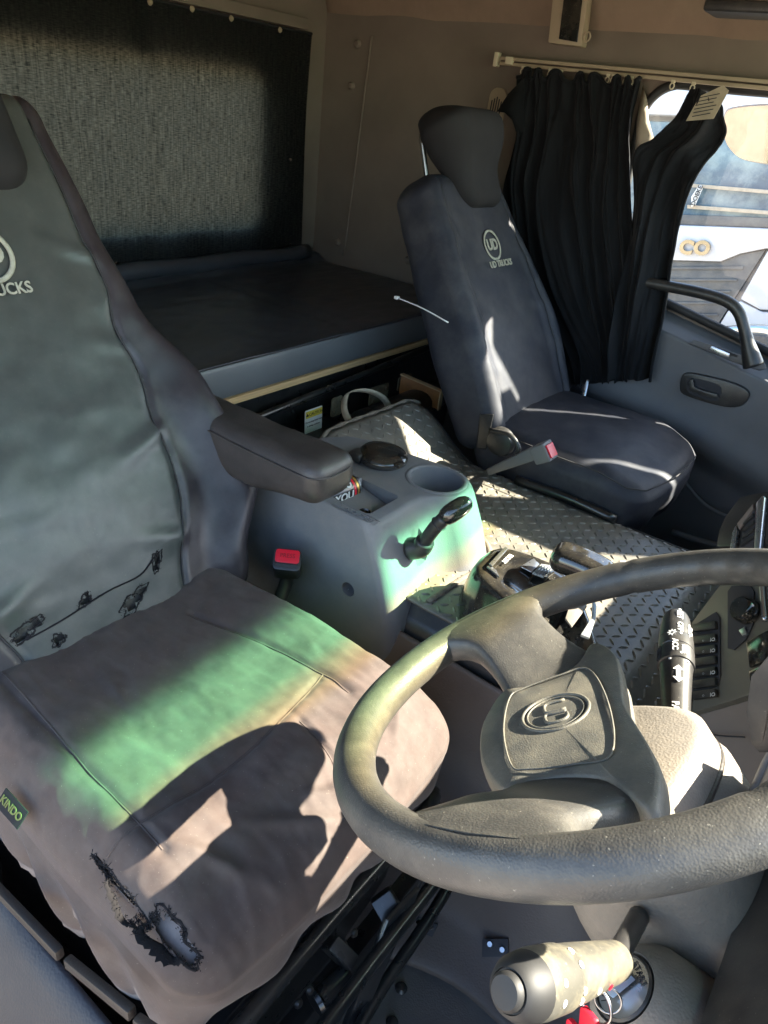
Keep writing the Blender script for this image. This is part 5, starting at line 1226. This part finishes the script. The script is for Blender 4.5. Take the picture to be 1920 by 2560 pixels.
prism('shift_window', [G(u, v, -.651) for u, v in ((1300, 1418), (1334, 1398), (1348, 1412), (1328, 1432))], (0, 0, .002), m_silver, gs, .0008)
prism('ribbed_slide', [G(u, v, -.650) for u, v in ((1330, 1436), (1352, 1414), (1392, 1420), (1358, 1446))], (0, 0, .004), m_teal, gs, .0008)
for k in range(5):
    u0 = 1334 + k * 8; tube('slide_rib', [G(u0, 1436 + k * 1.6, -.645), G(u0 + 22, 1414 + k * 1.6, -.645)], .0012, m_silver, gs, n=5, k=1)
def fnk(p, c): return G(1455, 1425, -.615) + V((p.x - .2 * p.y, p.y, p.z + .01 * math.cos(p.x * 20)))
puff('selector_knob', .055, .030, .022, .02, 20, fnk, m_gloss, gs)
tube('selector_stem', [G(1430, 1500, -.66), G(1440, 1470, -.64), G(1450, 1435, -.62)], .012, m_blackp, gs, n=10)
tube('silver_trim', [G(u, v, -.654) for u, v in ((1340, 1555), (1390, 1590), (1440, 1640), (1468, 1690))], .005, m_silver, gs, n=8)
prism('silver_wing', [G(u, v, -.66) for u, v in ((1480, 1495), (1490, 1520), (1488, 1550), (1472, 1600), (1450, 1592), (1478, 1548))], (0, 0, .005), m_teal, gs, .0015)
prism('grey_panel', [G(u, v, -.659) for u, v in ((1425, 1510), (1462, 1494), (1466, 1520), (1428, 1572), (1412, 1550))], (0, 0, .004), m_shroud, gs, .0015)
# ---- column foot: fixing tabs, studs on the floor
FN = V((0, -.64, .77)).normalized(); FP = V((0, .672, ZF + .045))
def F(u, v, h=0.0): return oP(u, v, FP + FN * h, FN)
for (u0, v0) in ((1062, 2312), (1240, 2368)):
    q_ = ((-30, -28), (34, -2), (20, 30), (-42, 8)) if v0 < 2350 else ((-32, -22), (32, -22), (32, 24), (-34, 24))
    tb_ = prism('fixing_tab', [F(u0 + a, v0 + b) for a, b in q_], FN * .006, m_ink, tun, .001)
    for a, b in ((-15, -8), (16, 6)):
        lathe('tab_screw', [(.0005, .004), (.004, .004), (.0055, 0)], F(u0 + a, v0 + b, .006), FN, m_chrome if v0 < 2350 else m_steel, tb_, n=12)
for k, (u, v) in enumerate(((1043, 2369), (1080, 2381), (1232, 2425), (980, 2556), (1003, 2470))):
    c = oZ(u, v, ZF + .008); o_ = lathe('floor_stud', [(.0005, .006), (.006, .005), (.010, 0)], c, (0, 0, 1), m_blackp, bpy.data.objects['floor'], n=12)
# ================================================================ outside the passenger window
YT = 5.6
m_tw = mat('truck_white', (.50, .51, .54), .3, var=.03, coat=.4)
m_tdark = mat('truck_grille', (.075, .078, .085), .5, var=.25, vscale=6, dust_or_refl=(.3, .28, .24), dust_or_refl_amt=.4, dscale=5, speck=.5)
m_tglass = mat('truck_glass_painted_reflection', (.085, .135, .185), .10, var=.25, vscale=3, dust_or_refl=(.34, .42, .42), dust_or_refl_amt=.8, dscale=6, rvar=.05, stretch=(1, 1, 3))  # blue base and pale patches paint reflected sky and foliage into the colour
m_bronze = mat('chrome_letters', (.36, .31, .22), .22, metal=.85, var=.2, vscale=12, stretch=(.1, 1, 1))
trk = thing('white_truck', oY(1750, 1500, YT), 'white truck parked outside facing the passenger window', 'truck')
def T(u, v, d=0.0): return oY(u, v, YT - d)
def tp(name, pts, d, t, mt, parent, b=.004): return prism(name, [T(u, v, d) for u, v in pts], (0, t, 0), mt, parent, b)
tb0 = tp('cab', [(1540, 180), (2500, 230), (2600, 1250), (1500, 1150)], -.06, 2.0, m_tw, trk, .05)
tp('roof_visor', [(1540, 200), (1990, 225), (1990, 300), (1540, 285)], .12, .25, m_tw, tb0, .03)
wsn = tp('windscreen', [(1560, 300), (2300, 330), (2300, 580), (1540, 548)], .01, .03, m_tglass, trk, .004)
tp('scuttle', [(1540, 530), (2300, 560), (2300, 582), (1900, 568), (1540, 556)], .03, .03, m_tdark, trk, .004)
tp('wiper_bar', [(1730, 459), (2100, 490), (2100, 500), (1730, 468)], .05, .02, m_lining, wsn, .002)
tp('wiper_bar', [(1718, 512), (2100, 540), (2100, 550), (1718, 521)], .05, .02, m_lining, wsn, .002)
sg_ = tp('pennant_sign', [(1752, 462), (1756, 472), (1738, 512), (1728, 518), (1728, 492), (1746, 464)], .065, .01, m_label, wsn, .001)
sa, sb = T(1734, 508, .077), T(1750, 470, .077); sdir = (sb - sa).normalized()
text('sign_lettering', 'DOEKE', .040, m_ink, sg_, (sa + sb) / 2, sdir, V((-1, 0, .35)) - sdir * V((-1, 0, .35)).dot(sdir), .001, .001)
hood = tp('front_panel', [(1540, 556), (1900, 570), (2300, 590), (2300, 640), (1915, 622), (1850, 635), (1800, 655), (1690, 652), (1540, 645)], .05, .12, m_tw, trk, .02)
for ch, u in (('C', 1716), ('O', 1755)):
    text('chrome_letter', ch, .125, m_bronze, trk, T(u, 619 + (u - 1716) * .06, .062), (1, 0, 0.0), (0, 0, 1), .012, .006, sx=1.05)
gr_ = tp('grille', [(1540, 645), (1690, 652), (1800, 655), (1850, 636), (1914, 624), (1840, 740), (1790, 818), (1540, 800)], .015, .06, m_tdark, trk, .004)
for k in range(5):
    v0 = 665 + k * 29; tp('grille_bar', [(1560, v0), (1680, v0 + 3), (1860 - k * 16, v0 + 4 - 4 * (k == 0)), (1856 - k * 16, v0 + 9), (1680, v0 + 9), (1560, v0 + 6)], .03, .03, m_tdark, gr_, .003)
tp('corner_panel', [(1920, 624), (2200, 640), (2200, 780), (1900, 775), (1850, 748)], .04, .10, m_tw, trk, .015)
tp('headlamp_panel', [(1818, 780), (1850, 752), (1905, 780), (2200, 790), (2200, 860), (1860, 835), (1795, 818)], .03, .10, m_tw, trk, .012)
tp('bumper', [(1540, 815), (1780, 822), (2200, 880), (2200, 1010), (1540, 960)], .06, .2, m_tdark, trk, .02)
tube('bull_bar', [T(1740, 838, .2), T(1830, 826, .22), T(1905, 824, .22), T(1935, 840, .22), T(1930, 880, .22), T(1920, 960, .22)], .035, m_chrome, trk, n=12)
# own door mirror
mn = V((-.22, -.95, -.22)).normalized(); m0 = oY(1880, 340, 2.42)
mir = thing('door_mirror', m0, 'large door mirror outside the passenger window, reflecting brown ground', 'mirror')
mo = [(1813, 300), (1812, 330), (1820, 362), (1848, 392), (1890, 404), (1960, 412), (2060, 410), (2080, 300), (2000, 266), (1900, 264), (1832, 272), (1816, 284)]
mc = sum((oP(u, v, m0, mn) for u, v in mo), V()) / len(mo)
hous = [mc + (oP(u, v, m0, mn) - mc) * 1.09 - mn * .004 for u, v in mo]
prism('housing', catmull(hous, 3, True), -mn * .07, m_tw, mir, .01)
m_mir = mat('mirror_glass', (.74, .70, .66), .06, metal=1.0, var=.10, vscale=30, rvar=.03, speck=.5)
prism('mirror_glass', catmull([oP(u, v, m0, mn) for u, v in mo], 3, True), mn * .003, m_mir, mir)
# two slabs added out of view to shade the passenger seat, and their arm
hexa('shade_block_rear', [(-.17, 2.40, .03), (.30, 2.46, .03), (.30, 2.54, .03), (-.15, 2.50, .03), (-.17, 2.40, .66), (.30, 2.46, .66), (.30, 2.54, .66), (-.15, 2.50, .66)], .03, m_blackp, mir)
hexa('shade_block_front', [(.27, 2.37, .03), (.60, 2.38, .03), (.60, 2.45, .03), (.27, 2.44, .03), (.27, 2.37, .48), (.60, 2.38, .48), (.60, 2.45, .48), (.27, 2.44, .48)], .015, m_blackp, mir)
tube('mirror_arm', [V((.32, 2.14, .30)), V((.25, 2.35, .34)), V((.10, 2.50, .34))], .016, m_blackp, mir, n=10)
